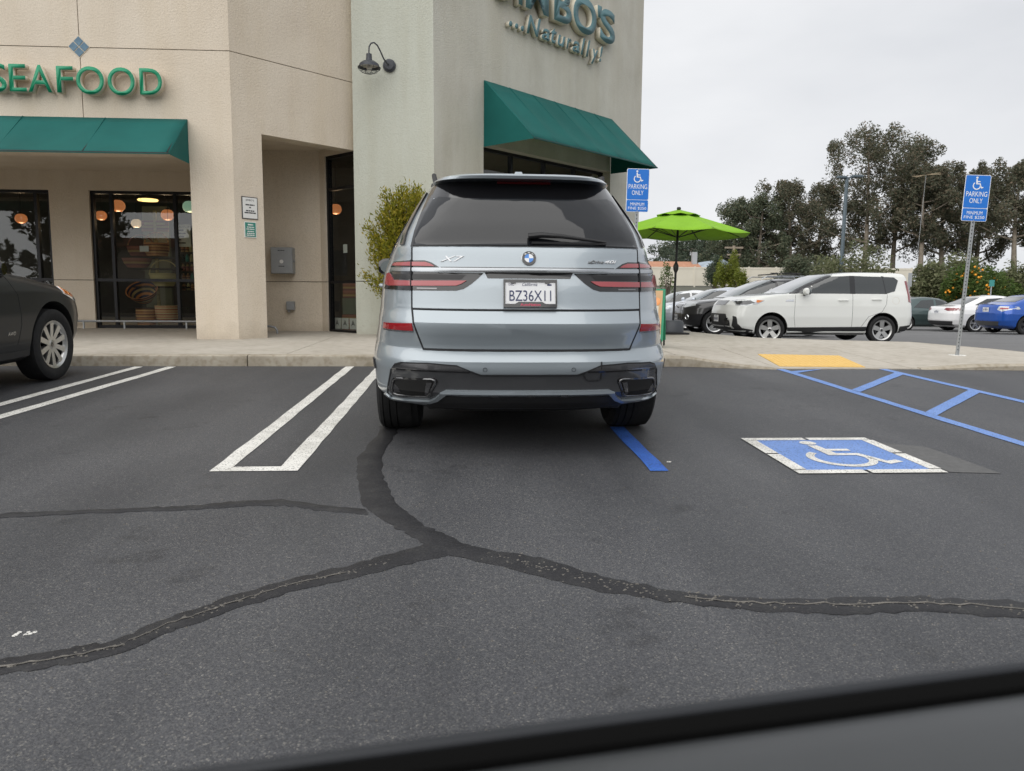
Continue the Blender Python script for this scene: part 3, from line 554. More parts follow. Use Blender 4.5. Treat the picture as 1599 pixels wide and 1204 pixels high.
# diamond of four blue tiles
noisy('tile_blue', [(.3, (.05, .12, .19)), (.7, (.09, .19, .27))], scale=18, rough=.35)
dm = thing('tile_diamond', 'diamond of four blue tiles set in the beige wall above the green lettering', 'tile', (-5.685, FY, 4.707))
MB().add([(0, -.006, -.16), (.16, -.006, 0), (0, -.006, .16), (-.16, -.006, 0), (0, .004, -.16), (.16, .004, 0), (0, .004, .16), (-.16, .004, 0)], [(0, 1, 2, 3), (0, 4, 5, 1), (1, 5, 6, 2), (2, 6, 7, 3), (3, 7, 4, 0)]).build('grout', 'letter_side', dm)
for cx, cz in ((0, -.077), (.077, 0), (0, .077), (-.077, 0)):
    q = .068; MB().add([(cx, -.012, cz - q), (cx + q, -.012, cz), (cx, -.012, cz + q), (cx - q, -.012, cz), (cx, -.005, cz - q), (cx + q, -.005, cz), (cx, -.005, cz + q), (cx - q, -.005, cz)], [(0, 1, 2, 3), (0, 4, 5, 1), (1, 5, 6, 2), (2, 6, 7, 3), (3, 7, 4, 0)]).build('tile', 'tile_blue', dm)
# gooseneck wall lamp with wire cage
lp = thing('gooseneck_wall_lamp', 'dark slate gooseneck barn lamp with wire cage on the sage tower wall', 'lamp', (-1.31, 13.49, 4.93))
MB().lathe([(.001, -.075), (.07, -.072), (.085, -.06), (.085, -.04), (.105, -.035), (.11, -.015), (.105, 0)], 20, 'y').build('wall_plate', 'lamp_slate', lp, smooth=30)
pts = [(0, -.06, 0), (-.03, -.13, .01), (-.075, -.2, .06), (-.12, -.26, .16), (-.16, -.31, .23), (-.21, -.345, .262), (-.255, -.365, .245), (-.285, -.375, .19), (-.29, -.378, .12), (-.29, -.378, .06)]
MB().tube(pts, .0125, 8).build('arm', 'lamp_slate', lp, smooth=40)
MB().lathe([(.001, .075), (.045, .073), (.048, .0), (.055, -.03), (.10, -.045), (.155, -.085), (.165, -.125), (.185, -.135), (.186, -.142), (.160, -.13), (.15, -.09), (.09, -.055), (.001, -.05)], 26, 'z', (-.29, -.378, 0)).build('shade', 'lamp_slate', lp, smooth=35)
MB().lathe([(.149, -.105), (.14, -.088), (.08, -.060), (.001, -.056)], 22, 'z', (-.29, -.378, 0)).build('reflector', 'lamp_white', lp, smooth=40)
MB().lathe([(.001, -.19), (.035, -.178), (.045, -.15), (.03, -.10), (.02, -.06)], 14, 'z', (-.29, -.378, 0)).build('bulb', 'bulb', lp, smooth=50)
cg = MB()
for r, h in ((.178, -.16), (.13, -.205), (.065, -.228)):
    cg.tube([(-.29 + r * math.cos(R(a)), -.378 + r * math.sin(R(a)), h) for a in range(0, 361, 20)], .0035, 4)
for a in range(0, 360, 60): cg.tube([(-.29 + r * math.cos(R(a)), -.378 + r * math.sin(R(a)), h) for r, h in ((.18, -.14), (.178, -.16), (.13, -.205), (.065, -.228), (.0, -.236))], .0035, 4)
cg.build('wire_cage', 'lamp_slate', lp)
# grey meter cabinet and small service box in the recess
mbx = thing('meter_cabinet', 'grey metal meter cabinet with latch on the recess wall', 'cabinet', (-3.355, 14.45, 1.73))
MB().box((-.195, -.21, -.235), (.195, 0, .235)).build('case', 'meter_grey', mbx, bevel=.006)
MB().box((-.187, -.222, -.227), (.187, -.211, .227)).build('door', 'meter_grey', mbx, bevel=.004)
MB().box((.196, -.16, -.03), (.225, -.12, .02)).build('latch', 'steel_grey', mbx, bevel=.004)
MB().lathe([(.001, -.226), (.032, -.2255), (.034, -.2225)], 18, 'y', (0, 0, -.02)).build('emblem', 'white_paint', mbx)
marks('print_line', -.06, .06, .17, .014, -.2235, 'ink', mbx, PR); marks('print_line', -.05, .05, -.11, .014, -.2235, 'ink', mbx, PR)
sb = thing('outlet_box', 'small grey weatherproof outlet box low on the recess wall', 'box', (-3.25, 14.45, .91))
MB().box((-.075, -.10, -.075), (.075, 0, .085)).build('cover', 'meter_grey', sb, bevel=.012); MB().box((-.05, -.08, -.115), (-.015, -.02, -.0755)).build('conduit', 'steel_grey', sb)
# notices on the pillar chamfer
def notice(name, label, s0, z0, w, h, back, frame, lines, title=None):
    t = thing(name, label, 'notice', (B[0] + s0 * Q, B[1] + s0 * Q, z0), (0, 0, R(45)))
    MB().box((0, -.012, 0), (w, -.001, h)).build('frame', frame, t); MB().box((.012, -.0145, .012), (w - .012, -.0121, h - .012)).build('sheet', back, t)
    for tx_, zz, hh, ww, m_ in lines:
        if tx_: o = link('lettering', text_mesh(tx_, width=ww, height=hh), m_, t); o.location = ((w - ww) / 2, -.0162, zz)
        else: marks('print_line', (w - ww) / 2, (w + ww) / 2, zz, hh, -.0162, m_, t, PR)
    return t
notice('paper_notice', "white framed notice headed JIMBO'S on the beige pillar", .115, 2.27, .265, .335, 'white_paint', 'ink',
       [("JIMBO'S", .265, .035, .14, 'ink'), (None, .205, .018, .15, 'ink'), (None, .165, .018, .03, 'ink'), (None, .115, .018, .14, 'ink'), (None, .085, .018, .19, 'ink')])
notice('green_notice', 'small green notice with white print below the white framed one', .145, 1.99, .20, .24, 'poster_green', 'white_paint',
       [(None, .185, .02, .09, 'white_paint'), (None, .15, .014, .12, 'white_paint'), (None, .12, .014, .14, 'white_paint'), (None, .085, .014, .11, 'white_paint'), (None, .055, .014, .13, 'white_paint'), (None, .028, .014, .14, 'white_paint')])
# low bumper rails in front of the shop windows and in the recess
def rail(label, x0, x1, y, z, posts):
    t = thing('guard_rail', label, 'rail', ((x0 + x1) / 2, y, .45)); L = (x1 - x0) / 2
    MB().tube([(-L, 0, z), (L, 0, z)], .022, 10).build('bar', 'steel_grey', t, smooth=40)
    for p in posts: MB().tube([(p, .0, -.02), (p, .0, z - .01)], .018, 8).build('post', 'galvanised', t, smooth=40)
rail('low steel guard rail along the foot of the shop windows', -9.2, -4.4, 15.0, .15, (-1.8, -.45, .3, 1.45))
t = thing('bent_rail_stub', 'short bent steel rail end beside the pillar foot', 'rail', (-3.55, 13.6, .43))
MB().tube([(-.4, 0, .14), (.12, 0, .14), (.2, 0, .12), (.235, 0, .07), (.24, 0, 0)], .02, 8).build('bar', 'steel_grey', t, smooth=40)

# ------------------------------------------------------------------ things seen through the shop windows
mat('lamp_orange', (.5, .19, .08), .25, emit=(1., .34, .12), estr=.2); mat('lamp_green', (.5, .7, .55), .3, emit=(.55, .9, .65), estr=.16); mat('lamp_pale', (.6, .5, .4), .3, emit=(1, .75, .5), estr=.2); mat('lamp_amber', (.9, .6, .2), .3, emit=(1, .62, .22), estr=1.6)
def globe(label, x, y, z, r, m):
    t = thing('pendant_lamp', label, 'lamp', (x, y, z), group=None)
    MB().lathe([(.001, -.72 * r), (.55 * r, -.68 * r), (.92 * r, -.3 * r), (r, .05 * r), (.9 * r, .5 * r), (.6 * r, .82 * r), (.3 * r, .9 * r)], 20, 'z').build('glass_globe', m, t, smooth=60)
    MB().lathe([(.3 * r, .88 * r), (.28 * r, 1.1 * r), (.001, 1.12 * r)], 12, 'z').build('cap', 'black_metal', t); MB().tube([(0, 0, 1.1 * r), (0, 0, 3.54 - z)], .008, 6).build('cord', 'black_metal', t)
    ld = bpy.data.lights.new('lamp_light', 'POINT'); ld.energy = 1.8; ld.color = (1, .72, .45); ld.shadow_soft_size = .08; lo_ = bpy.data.objects.new('lamp_light', ld); col.objects.link(lo_); lo_.parent = t; lo_.location = (0, 0, -.95 * r)
globe('large orange pendant globe at the top of the shop window', -7.03, 16.2, 2.86, 0.140, 'lamp_orange')
globe('small orange pendant globe by the left mullion of the shop window', -7.96, 17.5, 2.79, 0.119, 'lamp_orange')
globe('orange pendant globe left of the green one in the shop window', -6.36, 17.0, 2.77, 0.136, 'lamp_orange')
globe('pale green pendant globe beside the pillar', -5.62, 16.2, 2.86, 0.136, 'lamp_green')
globe('whitish pendant globe above the hanging baskets', -7.22, 17.5, 2.63, 0.111, 'lamp_pale')
globe('faint orange pendant globe in the far left window', -9.37, 17.0, 2.66, 0.119, 'lamp_orange')
globe('orange pendant globe inside the narrow glass door light', -2.50, 15.0, 2.72, 0.115, 'lamp_orange')
t = thing('ceiling_lamp', 'glowing amber oval ceiling lamp deep in the shop', 'lamp', (-7.15, 18, 3.2)); MB().lathe([(.001, -.03), (.2, -.02), (.22, 0), (.2, .02), (.001, .03)], 20, 'z').build('disc', 'lamp_amber', t, smooth=50); MB().tube([(0, 0, .02), (0, 0, .36)], .01, 6).build('stem', 'black_metal', t)
def stripe_mat(name, cols, scale, axis='Z', rough=.9):
    m = mat(name, cols[0], rough); t = m.node_tree; n = t.nodes.new; l = t.links.new; b = t.nodes['Principled BSDF']
    tcn = n('ShaderNodeTexCoord'); sp = n('ShaderNodeSeparateXYZ'); l(tcn.outputs['Object'], sp.inputs[0]); mu = n('ShaderNodeMath'); mu.operation = 'MULTIPLY'; mu.inputs[1].default_value = scale; l(sp.outputs[axis], mu.inputs[0])
    fr = n('ShaderNodeMath'); fr.operation = 'FRACT'; l(mu.outputs[0], fr.inputs[0]); rp = n('ShaderNodeValToRGB'); rp.color_ramp.interpolation = 'CONSTANT'; e = rp.color_ramp.elements
    while len(e) < len(cols): e.new(.5)
    for i, (q, c) in enumerate(zip(e, cols)): q.position = i / len(cols); q.color = (*c, 1)
    l(fr.outputs[0], rp.inputs[0]); l(rp.outputs[0], b.inputs['Base Color'])
    wv = n('ShaderNodeTexNoise'); wv.inputs['Scale'].default_value = 60; bp = n('ShaderNodeBump'); bp.inputs['Strength'].default_value = .6; bp.inputs['Distance'].default_value = .01; l(tcn.outputs['Object'], wv.inputs['Vector']); l(wv.outputs[0], bp.inputs['Height']); l(bp.outputs[0], b.inputs['Normal'])
stripe_mat('weave_a', [(.55, .27, .12), (.34, .15, .08), (.62, .38, .17), (.2, .09, .06)], 9); stripe_mat('weave_b', [(.4, .17, .13), (.27, .11, .11), (.45, .32, .14), (.32, .14, .09)], 7)
stripe_mat('weave_c', [(.6, .5, .24), (.5, .42, .2)], 12); stripe_mat('weave_d', [(.03, .035, .08), (.65, .26, .09), (.07, .07, .1), (.6, .45, .2), (.05, .05, .1), (.6, .24, .09)], 4.5); stripe_mat('weave_e', [(.5, .22, .12), (.55, .38, .2), (.35, .10, .06), (.5, .4, .22)], 10)
def basket(label, x, y, z, r0, r1, h, m, handle=False, tilt=0.):
    t = thing('woven_basket', label, 'basket', (x, y, z), (tilt, 0, 0))
    MB().lathe([(.001, 0), (r0, 0), (r0 * .5 + r1 * .5 + .02, h * .5), (r1, h), (r1 + .01, h + .01), (r1 - .015, h), (r0 * .5 + r1 * .5, h * .5), (r0 * .9, .015), (.001, .015)], 26, 'z').build('bowl', m, t, smooth=40)
    if handle: MB().tube([(r1 * math.cos(a), 0, h + r1 * .95 * math.sin(a)) for a in [math.pi * k / 12 for k in range(13)]], .012, 6).build('handle', m, t, smooth=40)
sh = thing('display_rack', 'dark wooden display rack holding baskets behind the shop window', 'rack', (-6.2, 15.85, .455))
for zz, w in ((.0, .62), (.36, .62), (.78, .62), (1.14, .5), (1.36, .5)): MB().box((-w, -.16, zz + .0), (w, .25, zz + .03)).build('shelf', 'interior_dark', sh)
MB().box((-.02, .02, .03), (.03, .07, 2.3)).build('pole', 'weave_c', sh)
basket('square brown basket with vertical slats at the top of the rack', -6.13, 15.75, 1.78 + .08, .19, .23, .24, 'weave_a', True)
basket('dark purple handled basket left of the slatted one', -6.5, 15.9, 1.86, .18, .25, .18, 'weave_b', True)
basket('wide brown bowl basket on the middle shelf', -6.52, 15.75, 1.63, .17, .27, .17, 'weave_b')
basket('wide straw coloured basket with a pointed handle', -6.0, 15.72, 1.27, .17, .28, .24, 'weave_c', True)
basket('round navy and orange striped basket tipped forward', -6.38, 15.72, .99, .13, .29, .26, 'weave_d', False, R(38))
basket('brown and tan banded basket at the bottom left of the rack', -6.37, 15.7, .50, .16, .19, .32, 'weave_a')
basket('red and cream patterned basket at the bottom right of the rack', -5.95, 15.7, .55, .19, .24, .33, 'weave_e')
t = thing('price_card', 'blank white card fixed to the slatted basket', 'card', (-6.27, 15.5, 1.93)); MB().box((-.085, -.003, 0), (.085, 0, .11)).build('sheet', 'white_paint', t)
t = thing('window_poster', 'pale poster headed GARDEN taped inside the shop window', 'poster', (-5.62, 15.33, 2.02)); MB().box((0, 0, 0), (.30, .004, .42)).build('sheet', 'letter_cream', t)
o = link('lettering', text_mesh('GARDEN SE', width=.27, height=.035), 'ink', t); o.location = (.015, -.002, .36)
for k in range(5): MB().box((.02, -.002, .3 - .06 * k), (.12 + .1 * random.random(), -.0005, .325 - .06 * k)).build('print_line', 'ink', t)
t = thing('stacked_produce', 'shelves of dark bottles and jars beside the pillar', 'shelving', (-5.45, 15.95, .455))
for k in range(5): MB().box((-.3, -.1, .72 + k * .19), (.35, .15, .735 + k * .19)).build('shelf', 'interior_dark', t)
for k in range(5):
    for i in range(7):
        a = (i - 3) * .085; MB().lathe([(.001, 0), (.033, 0), (.035, .1), (.015, .13), (.014, .15), (.001, .15)], 8, 'z', (a, 0, .737 + k * .19)).build('jar', random.choice(['weave_a', 'weave_c', 'lamp_slate', 'weave_b', 'poster_green']), t, smooth=40)
t = thing('sign_board_hanging', 'brown wooden sign board hanging over the baskets', 'sign', (-6.2, 15.9, 2.35)); MB().box((-.26, -.015, 0), (.26, .015, .22)).build('board', 'weave_b', t); MB().box((-.2, -.0165, .13), (.2, -.0155, .17)).build('print_line', 'weave_c', t)
for xx in (-.25, .25): MB().tube([(xx, 0, .2), (xx, 0, 1.2)], .004, 5).build('cord', 'black_metal', t)
t = thing('box_stack', 'stack of dark cartons behind the narrow glass door light', 'cartons', (-2.15, 14.6, .45))
for zz, w, m_ in ((0, .2, 'weave_b'), (.31, .19, 'interior_green'), (.62, .18, 'weave_b')): MB().box((-w, -.0, zz), (w, .3, zz + .3)).build('carton', m_, t)
for k in range(3):
    t = thing('patterned_card', ['left-hand', 'middle', 'right-hand'][k] + ' white patterned card at the foot of the narrow door light', 'card', (-2.42 + k * .17, 14.40 - k * .17, .5), (0, 0, R(-45)), 'white patterned cards in the door light'); MB().box((-.09, -.0, 0), (.12, .003, .2)).build('sheet', 'white_paint', t)
    for a in (0, 1, 2): MB().add([(-.06 + .012 * a, -.002, .03 + .02 * a), (.015, -.002, .17 - .03 * a), (.09 - .012 * a, -.002, .03 + .02 * a), (.015, -.002, .15 - .03 * a)], [(0, 1, 3), (3, 1, 2)]).build('print_line', 'ink', t)
t = thing('door_notice', 'small white sheet taped inside the narrow glass door light', 'notice', (-2.20, 14.14, 1.87), (0, 0, R(-45))); MB().box((-.06, 0, 0), (.06, .002, .15)).build('sheet', 'white_paint', t)
# ------------------------------------------------------------------ vehicles
class Shell:
    """car body as horizontal slices: rear line, front line, half width by height; x right, y forward from the tail, z up"""
    def __init__(s, rear, front, width, cr=.9, nr=4., cf=.9, nf=3., crown=.05, zlist=None):
        s.rear=np.array(rear,float); s.front=np.array(front,float); s.width=np.array(width,float)
        tb=lambda v: np.array(v,float) if isinstance(v,(list,tuple)) else np.array([(0,v)],float)
        s.cr,s.nr,s.cf,s.nf=tb(cr),tb(nr),tb(cf),tb(nf); s.crown=crown
        s.zb=s.width[0,0]; s.zt=s.width[-1,0]; s.zlist=zlist
    def g(s,t,z): return float(np.interp(z,t[:,0],t[:,1]))
    def prm(s,z):
        r,f,w=s.g(s.rear,z),s.g(s.front,z),s.g(s.width,z)
        a,b=s.g(s.cr,z),s.g(s.cf,z); k=min(1.,.94*(f-r)/(a+b))
        return r,f,w,a*k,b*k,s.g(s.nr,z),s.g(s.nf,z)
    def xs(s,y,z):
        r,f,w,a,b,n,m=s.prm(z)
        if y<=r or y>=f: return 0.
        if y<r+a: return w*(1-(1-(y-r)/a)**n)**(1/n)
        if y>f-b: return w*(1-(1-(f-y)/b)**m)**(1/m)
        return w
    def yr(s,x,z):
        r,f,w,a,b,n,m=s.prm(z); u=min(abs(x)/w,1.)
        return r+a*(1-(1-u**n)**(1/n))
    def yf(s,x,z):
        r,f,w,a,b,n,m=s.prm(z); u=min(abs(x)/w,1.)
        return f-b*(1-(1-u**m)**(1/m))
    def outline(s,z,na=14,ns=12,nb=12):
        r,f,w,a,b,n,m=s.prm(z); P=[]
        for i in range(na+1):
            t=math.pi/2*i/na; P.append((w*math.sin(t)**(2/n), r+a*(1-max(math.cos(t),0)**(2/n))))
        for i in range(1,ns): P.append((w, r+a+(f-b-r-a)*i/ns))
        for i in range(nb,-1,-1):
            t=math.pi/2*i/nb; P.append((w*math.sin(t)**(2/m), f-b*(1-max(math.cos(t),0)**(2/m))))
        return P
X7S=dict(
 rear=[(.24,.40),(.30,.2),(.325,.16),(.34,.125),(.41,.045),(.42,.045),(.50,.025),(.55,.0),(.60,.0),(.645,.035),(.665,.06),(.675,.06),(.70,.052),(.80,.0),(.825,.0),(.895,.055),(.905,.055),(.92,.06),(1.04,.085),(1.105,.11),(1.135,.11),(1.15,.115),(1.24,.145),(1.275,.165),(1.29,.185),(1.40,.265),(1.55,.40),(1.60,.45),(1.66,.505),(1.690,.525),(1.698,.42),(1.715,.41),(1.728,.43),(1.737,.52)],
 front=[(.24,4.75),(.32,5.02),(.45,5.12),(.60,5.15),(.80,5.15),(.93,5.12),(1.0,5.02),(1.05,4.75),(1.10,4.25),(1.14,3.85),(1.18,3.72),(1.40,3.25),(1.60,2.75),(1.68,2.5),(1.737,2.2)],
 width=[(.24,.82),(.30,.96),(.36,.985),(.55,.995),(.68,.98),(.80,.955),(.92,.945),(1.0,.94),(1.10,.925),(1.22,.875),(1.28,.845),(1.45,.755),(1.60,.665),(1.66,.628),(1.70,.60),(1.72,.57),(1.737,.52)],
 cr=[(.24,1.15),(1.0,1.15),(1.2,1.1),(1.35,.9),(1.7,.8)], nr=[(.24,3.2),(1.0,3.2),(1.2,3.3),(1.35,3.8),(1.7,4.)],
 cf=[(.3,.9),(1.0,1.0),(1.15,.7),(1.3,.6),(1.6,.7)], nf=3., crown=.035)
def paint(name, c, metal=.35, rough=.32):
    m = mat(name, c, rough, metal, coat=1.0)
    t = m.node_tree; n = t.nodes.new; l = t.links.new; b = t.nodes['Principled BSDF']; g = n('ShaderNodeNewGeometry')
    dn = n('ShaderNodeTexNoise'); dn.inputs['Scale'].default_value = 3.5; dn.inputs['Detail'].default_value = 8; l(g.outputs['Position'], dn.inputs['Vector'])
    mr = n('ShaderNodeMapRange'); mr.inputs[1].default_value = .35; mr.inputs[2].default_value = .75; mr.inputs[3].default_value = .02; mr.inputs[4].default_value = .10; l(dn.outputs[0], mr.inputs[0]); l(mr.outputs[0], b.inputs['Coat Roughness'])
    return m
paint('paint_grey_blue', (.325, .370, .402)); paint('paint_soul_white', (.76, .77, .74), 0., .35); paint('paint_charcoal', (.013, .015, .018), .0, .35).node_tree.nodes['Principled BSDF'].inputs['Coat Weight'].default_value = .2; MATS['paint_charcoal'].node_tree.nodes['Principled BSDF'].inputs['Specular IOR Level'].default_value = .25; paint('paint_black', (.010, .010, .012), .2, .3)
paint('paint_silver', (.56, .60, .66), .5, .3); paint('paint_white2', (.74, .75, .76), 0., .3); paint('paint_green', (.075, .11, .11), .5, .3); paint('paint_pearl', (.80, .80, .80), 0., .3); paint('paint_cobalt', (.008, .085, .42), .3, .25)
mat('privacy_glass', (.009, .010, .012), .03, 0, .2, .4); mat('tint_glass', (.022, .027, .028), .03, 0, 1., .6); mat('screen_glass_sky', (.15, .175, .18), .04, 0, 1., .8)  # opaque windscreen: reflected pale sky is mixed into its base colour
mat('gloss_black', (.006, .006, .007), .12, 0, .6); mat('diffuser_grey', (.060, .062, .066), .22, .2, .5); mat('matt_trim', (.022, .022, .023), .6); mat('chrome', (.75, .76, .78), .12, 1.); mat('satin', (.38, .40, .42), .25, .9); mat('dark_chrome', (.22, .22, .225), .2, 1.)
mat('lamp_red', (.33, .05, .058), .2, 0, .7); mat('lamp_red_dark', (.20, .008, .012), .15, 0, 1.); mat('reflector_red', (.33, .012, .018), .2, 0, 1.); mat('lamp_clear', (.55, .57, .58), .12, .3, 1.); mat('lamp_dark', (.04, .042, .045), .1, .2, 1.); mat('smoke_lens', (.010, .010, .011), .25, 0, 0, .4); mat('badge_silver', (.80, .81, .83), .3, .0); mat('amber', (.75, .20, .02), .2, 0, 1.)
mat('alloy', (.55, .55, .54), .3, .9); mat('alloy_dark', (.06, .06, .065), .35, .7); mat('plate_white', (.78, .79, .80), .45); mat('plate_ink', (.02, .03, .10), .5); mat('pink_red', (.65, .05, .12), .5); mat('bmw_blue', (.02, .20, .62), .3, 0, .5); mat('well_black', (.006, .006, .006), .95); mat('seam_black', (.012, .013, .015), .8)
noisy('rubber', [(.3, (.017, .017, .018)), (.7, (.028, .028, .028))], scale=20, rough=.85, bump=.2, bscale=150, bdist=.002, spec=.25)

class Body:
    """a car in its own frame: x right, y forward from the tail, z up from the ground"""
    def __init__(s, name, label, cat, spec, loc, yaw, pitch=0., group=None):
        s.S = Shell(**spec); s.root = thing(name, label, cat, loc, group=group)
        s.root.rotation_euler = (Matrix.Rotation(yaw, 3, 'Z') @ Matrix.Rotation(pitch, 3, 'X')).to_euler()
        s.knots = sorted(set(float(k) for k in s.S.rear[:, 0]))
    def pt(s, view, a, b, off=0.):
        S = s.S; h = 1e-3
        if view == 'rear': f = lambda u, v: Vector((u, S.yr(u, v), v)); outd = Vector((0, -1, 0))
        elif view == 'front': f = lambda u, v: Vector((u, S.yf(u, v), v)); outd = Vector((0, 1, 0))
        elif view == 'R': f = lambda u, v: Vector((S.xs(u, v), u, v)); outd = Vector((1, 0, 0))
        else: f = lambda u, v: Vector((-S.xs(u, v), u, v)); outd = Vector((-1, 0, 0))
        p = f(a, b)
        if off:
            du = f(a + h, b) - f(a - h, b); dv = f(a, b + h) - f(a, b - h); n = du.cross(dv)
            n = n.normalized() if n.length > 1e-12 else outd
            if n.dot(outd) < 0: n = -n
            if n.dot(outd) < .15: n = (n + outd * .3).normalized()
            p = p + n * off
        return p
    def patch(s, name, view, poly, m, off=.004, th=.008, step=.06, parent=None, smooth=28, cuts=True):
        bm = poly_sheet(poly, step, lambda a, b, sk=False: s.pt(view, a, b, off - (th if sk else 0)), skirt=1, cuts=s.knots if cuts else ())
        o = bm_link(name, bm, m, parent or s.root); me = o.data
        # make the outer side face outwards
        bm = bmesh.new(); bm.from_mesh(me); bm.normal_update()
        c = Vector((0, s.S.g(s.S.rear, .8) + 2., .8)); tot = sum((f.normal.dot(f.calc_center_median() - c) * f.calc_area() for f in bm.faces))
        if tot < 0: bmesh.ops.reverse_faces(bm, faces=bm.faces[:])
        bm.to_mesh(me); bm.free()
        me.polygons.foreach_set('use_smooth', [True] * len(me.polygons)); me.set_sharp_from_angle(angle=R(smooth))
        return o
    def both(s, name, view, poly, m, **k):
        if view in ('R', 'L'): return [s.patch(name, v, poly, m, **k) for v in 'RL']
        return [s.patch(name, view, poly, m, **k), s.patch(name, view, [(-a, b) for a, b in poly], m, **k)]
    def seam(s, view, pts, w=.006, m='seam_black', off=.0015, name='panel_gap', parent=None, sides=False):
        L = []
        for p, q in zip(pts[:-1], pts[1:]):
            k = max(1, int(math.dist(p, q) / .03)); L += [(p[0] + (q[0] - p[0]) * j / k, p[1] + (q[1] - p[1]) * j / k) for j in range(k)]
        L.append(pts[-1]); mb = MB(); rings = []
        for i, p in enumerate(L):
            a, b = Vector(L[max(i - 1, 0)]), Vector(L[min(i + 1, len(L) - 1)]); d = (b - a).normalized(); n = Vector((-d.y, d.x)) * w / 2
            rings.append([s.pt(view, p[0] + n.x, p[1] + n.y, -.004), s.pt(view, p[0] + n.x, p[1] + n.y, off), s.pt(view, p[0] - n.x, p[1] - n.y, off), s.pt(view, p[0] - n.x, p[1] - n.y, -.004)])
        mb.loft(rings, False, False); return mb.build(name, m, parent or s.root)
    def shell(s, m, axles, wr, ww=.36, well=None):
        S = s.S; zs = set()
        for t in (S.rear, S.front, S.width): zs |= {float(z) for z in t[:, 0] if S.zb <= z <= S.zt}
        zs = sorted(zs); Z = []
        for a, b in zip(zs[:-1], zs[1:]):
            k = max(1, math.ceil((b - a) / .03)); Z += [a + (b - a) * j / k for j in range(k)]
        Z.append(zs[-1]); rings = []
        for z in Z: rings.append([(x, y, z) for x, y in S.outline(z)])
        top = rings[-1]; r0, f0 = top[0][1], top[-1][1]
        for q in (.25, .5, .75, .92):
            rings.append([(x * (1 - q), y + (.5 * (r0 + f0) - y) * .04 * q, z + S.crown * (1 - (1 - q) ** 2) * (1 - abs(2 * (y - r0) / (f0 - r0) - 1) ** 3)) for x, y, z in top])
        bm = bmesh.new(); K = len(top); V = []
        for rg in rings:
            rt = [bm.verts.new(p) for p in rg]; lf = [rt[0]] + [bm.verts.new((-p[0], p[1], p[2])) for p in rg[1:-1]] + [rt[-1]]; V.append((rt, lf))
        for j in range(len(V) - 1):
            for side in (0, 1):
                A, B_ = V[j][side], V[j + 1][side]
                for i in range(K - 1):
                    f = (A[i], A[i + 1], B_[i + 1], B_[i]); bm.faces.new(f if side == 0 else f[::-1])
        for j, flip in ((0, False), (len(V) - 1, True)):
            rt, lf = V[j]
            for i in range(K - 1):
                vv = [rt[i], rt[i + 1], lf[i + 1], lf[i]]; u = []
                [u.append(q) for q in vv if q not in u]; bm.faces.new(u[::-1] if flip else u)
        bmesh.ops.recalc_face_normals(bm, faces=bm.faces[:])
        o = bm_link('body', bm, [m, 'well_black'], s.root)
        c = MB()
        for y in axles:
            for sd in (-1, 1):
                w = S.xs(y, .6); a, b = sorted((sd * (w - ww), sd * (w + .2)))
                c.lathe([(wr, a), (wr, b)], 40, 'x', (0, y, well or wr * .88), caps=True)
        me = c.mesh('cutter'); bmc = bmesh.new(); bmc.from_mesh(me); bmesh.ops.recalc_face_normals(bmc, faces=bmc.faces[:]); bmc.to_mesh(me); bmc.free()
        co = bpy.data.objects.new('cutter', me); col.objects.link(co); co.parent = s.root
        md = o.modifiers.new('cut', 'BOOLEAN'); md.operation = 'DIFFERENCE'; md.object = co; md.solver = 'EXACT'
        bpy.context.view_layer.update(); dg = bpy.context.evaluated_depsgraph_get(); nm = bpy.data.meshes.new_from_object(o.evaluated_get(dg)); o.modifiers.clear(); o.data = nm
        bpy.data.objects.remove(co); wz = well or wr * .88
        for p in nm.polygons:
            cpt = p.center
            for y in axles:
                d = math.hypot(cpt.y - y, cpt.z - wz)
                if d < wr * 1.004 and abs(cpt.x) < S.xs(y, .6) - .004 and (abs(d - wr) < .012 or abs(abs(cpt.x) - (S.xs(y, .6) - ww)) < .01): p.material_index = 1
            if p.normal.z < -.95 and cpt.z < S.zb + .02: p.material_index = 1
        nm.polygons.foreach_set('use_smooth', [True] * len(nm.polygons)); nm.set_sharp_from_angle(angle=R(28)); nm.name = 'body'
        return o
    def wheel(s, x, y, r, rim, w, spokes=5, alloy='alloy', twin=False, steer=0., tread=False, hub=True, sw=.05):
        sd = 1 if x > 0 else -1
        prof_t = [(rim, -w * .40), (rim + .012, -w * .44), (rim + (r - rim) * .5, -w * .5), (r - .03, -w * .485), (r - .008, -w * .43)]
        if tread:
            for k in range(-2, 3): g = k * w * .155; prof_t += [(r - .001, g - w * .055), (r - .009, g - w * .05), (r - .009, g - w * .03), (r, g - w * .025)]
        prof_t += [(r, 0), (r - .008, w * .43), (r - .03, w * .485), (rim + (r - rim) * .5, w * .5), (rim + .012, w * .44), (rim, w * .40), (rim - .02, 0), (rim, -w * .40)]
        mb = MB()
        for k in range(spokes):
            for dd in ((-.16, .16) if twin else (0,)):
                a = 2 * math.pi * k / spokes + dd + .3; ca, sa = math.cos(a), math.sin(a); hw = (sw * .52 if twin else sw) * rim / .23
                P = lambda rr, t, h: (sd * h, ca * rr - sa * t, sa * rr + ca * t)
                o0, o1 = w * .34, w * .40
                mb.add([P(rim * .2, -hw, o0), P(rim * .2, hw, o0), P(rim * .97, hw * 1.35, o1), P(rim * .97, -hw * 1.35, o1), P(rim * .2, -hw, o0 - .04), P(rim * .2, hw, o0 - .04), P(rim * .97, hw * 1.35, o1 - .035), P(rim * .97, -hw * 1.35, o1 - .035)],
                       [(0, 1, 2, 3), (4, 7, 6, 5), (0, 4, 5, 1), (1, 5, 6, 2), (2, 6, 7, 3), (3, 7, 4, 0)])
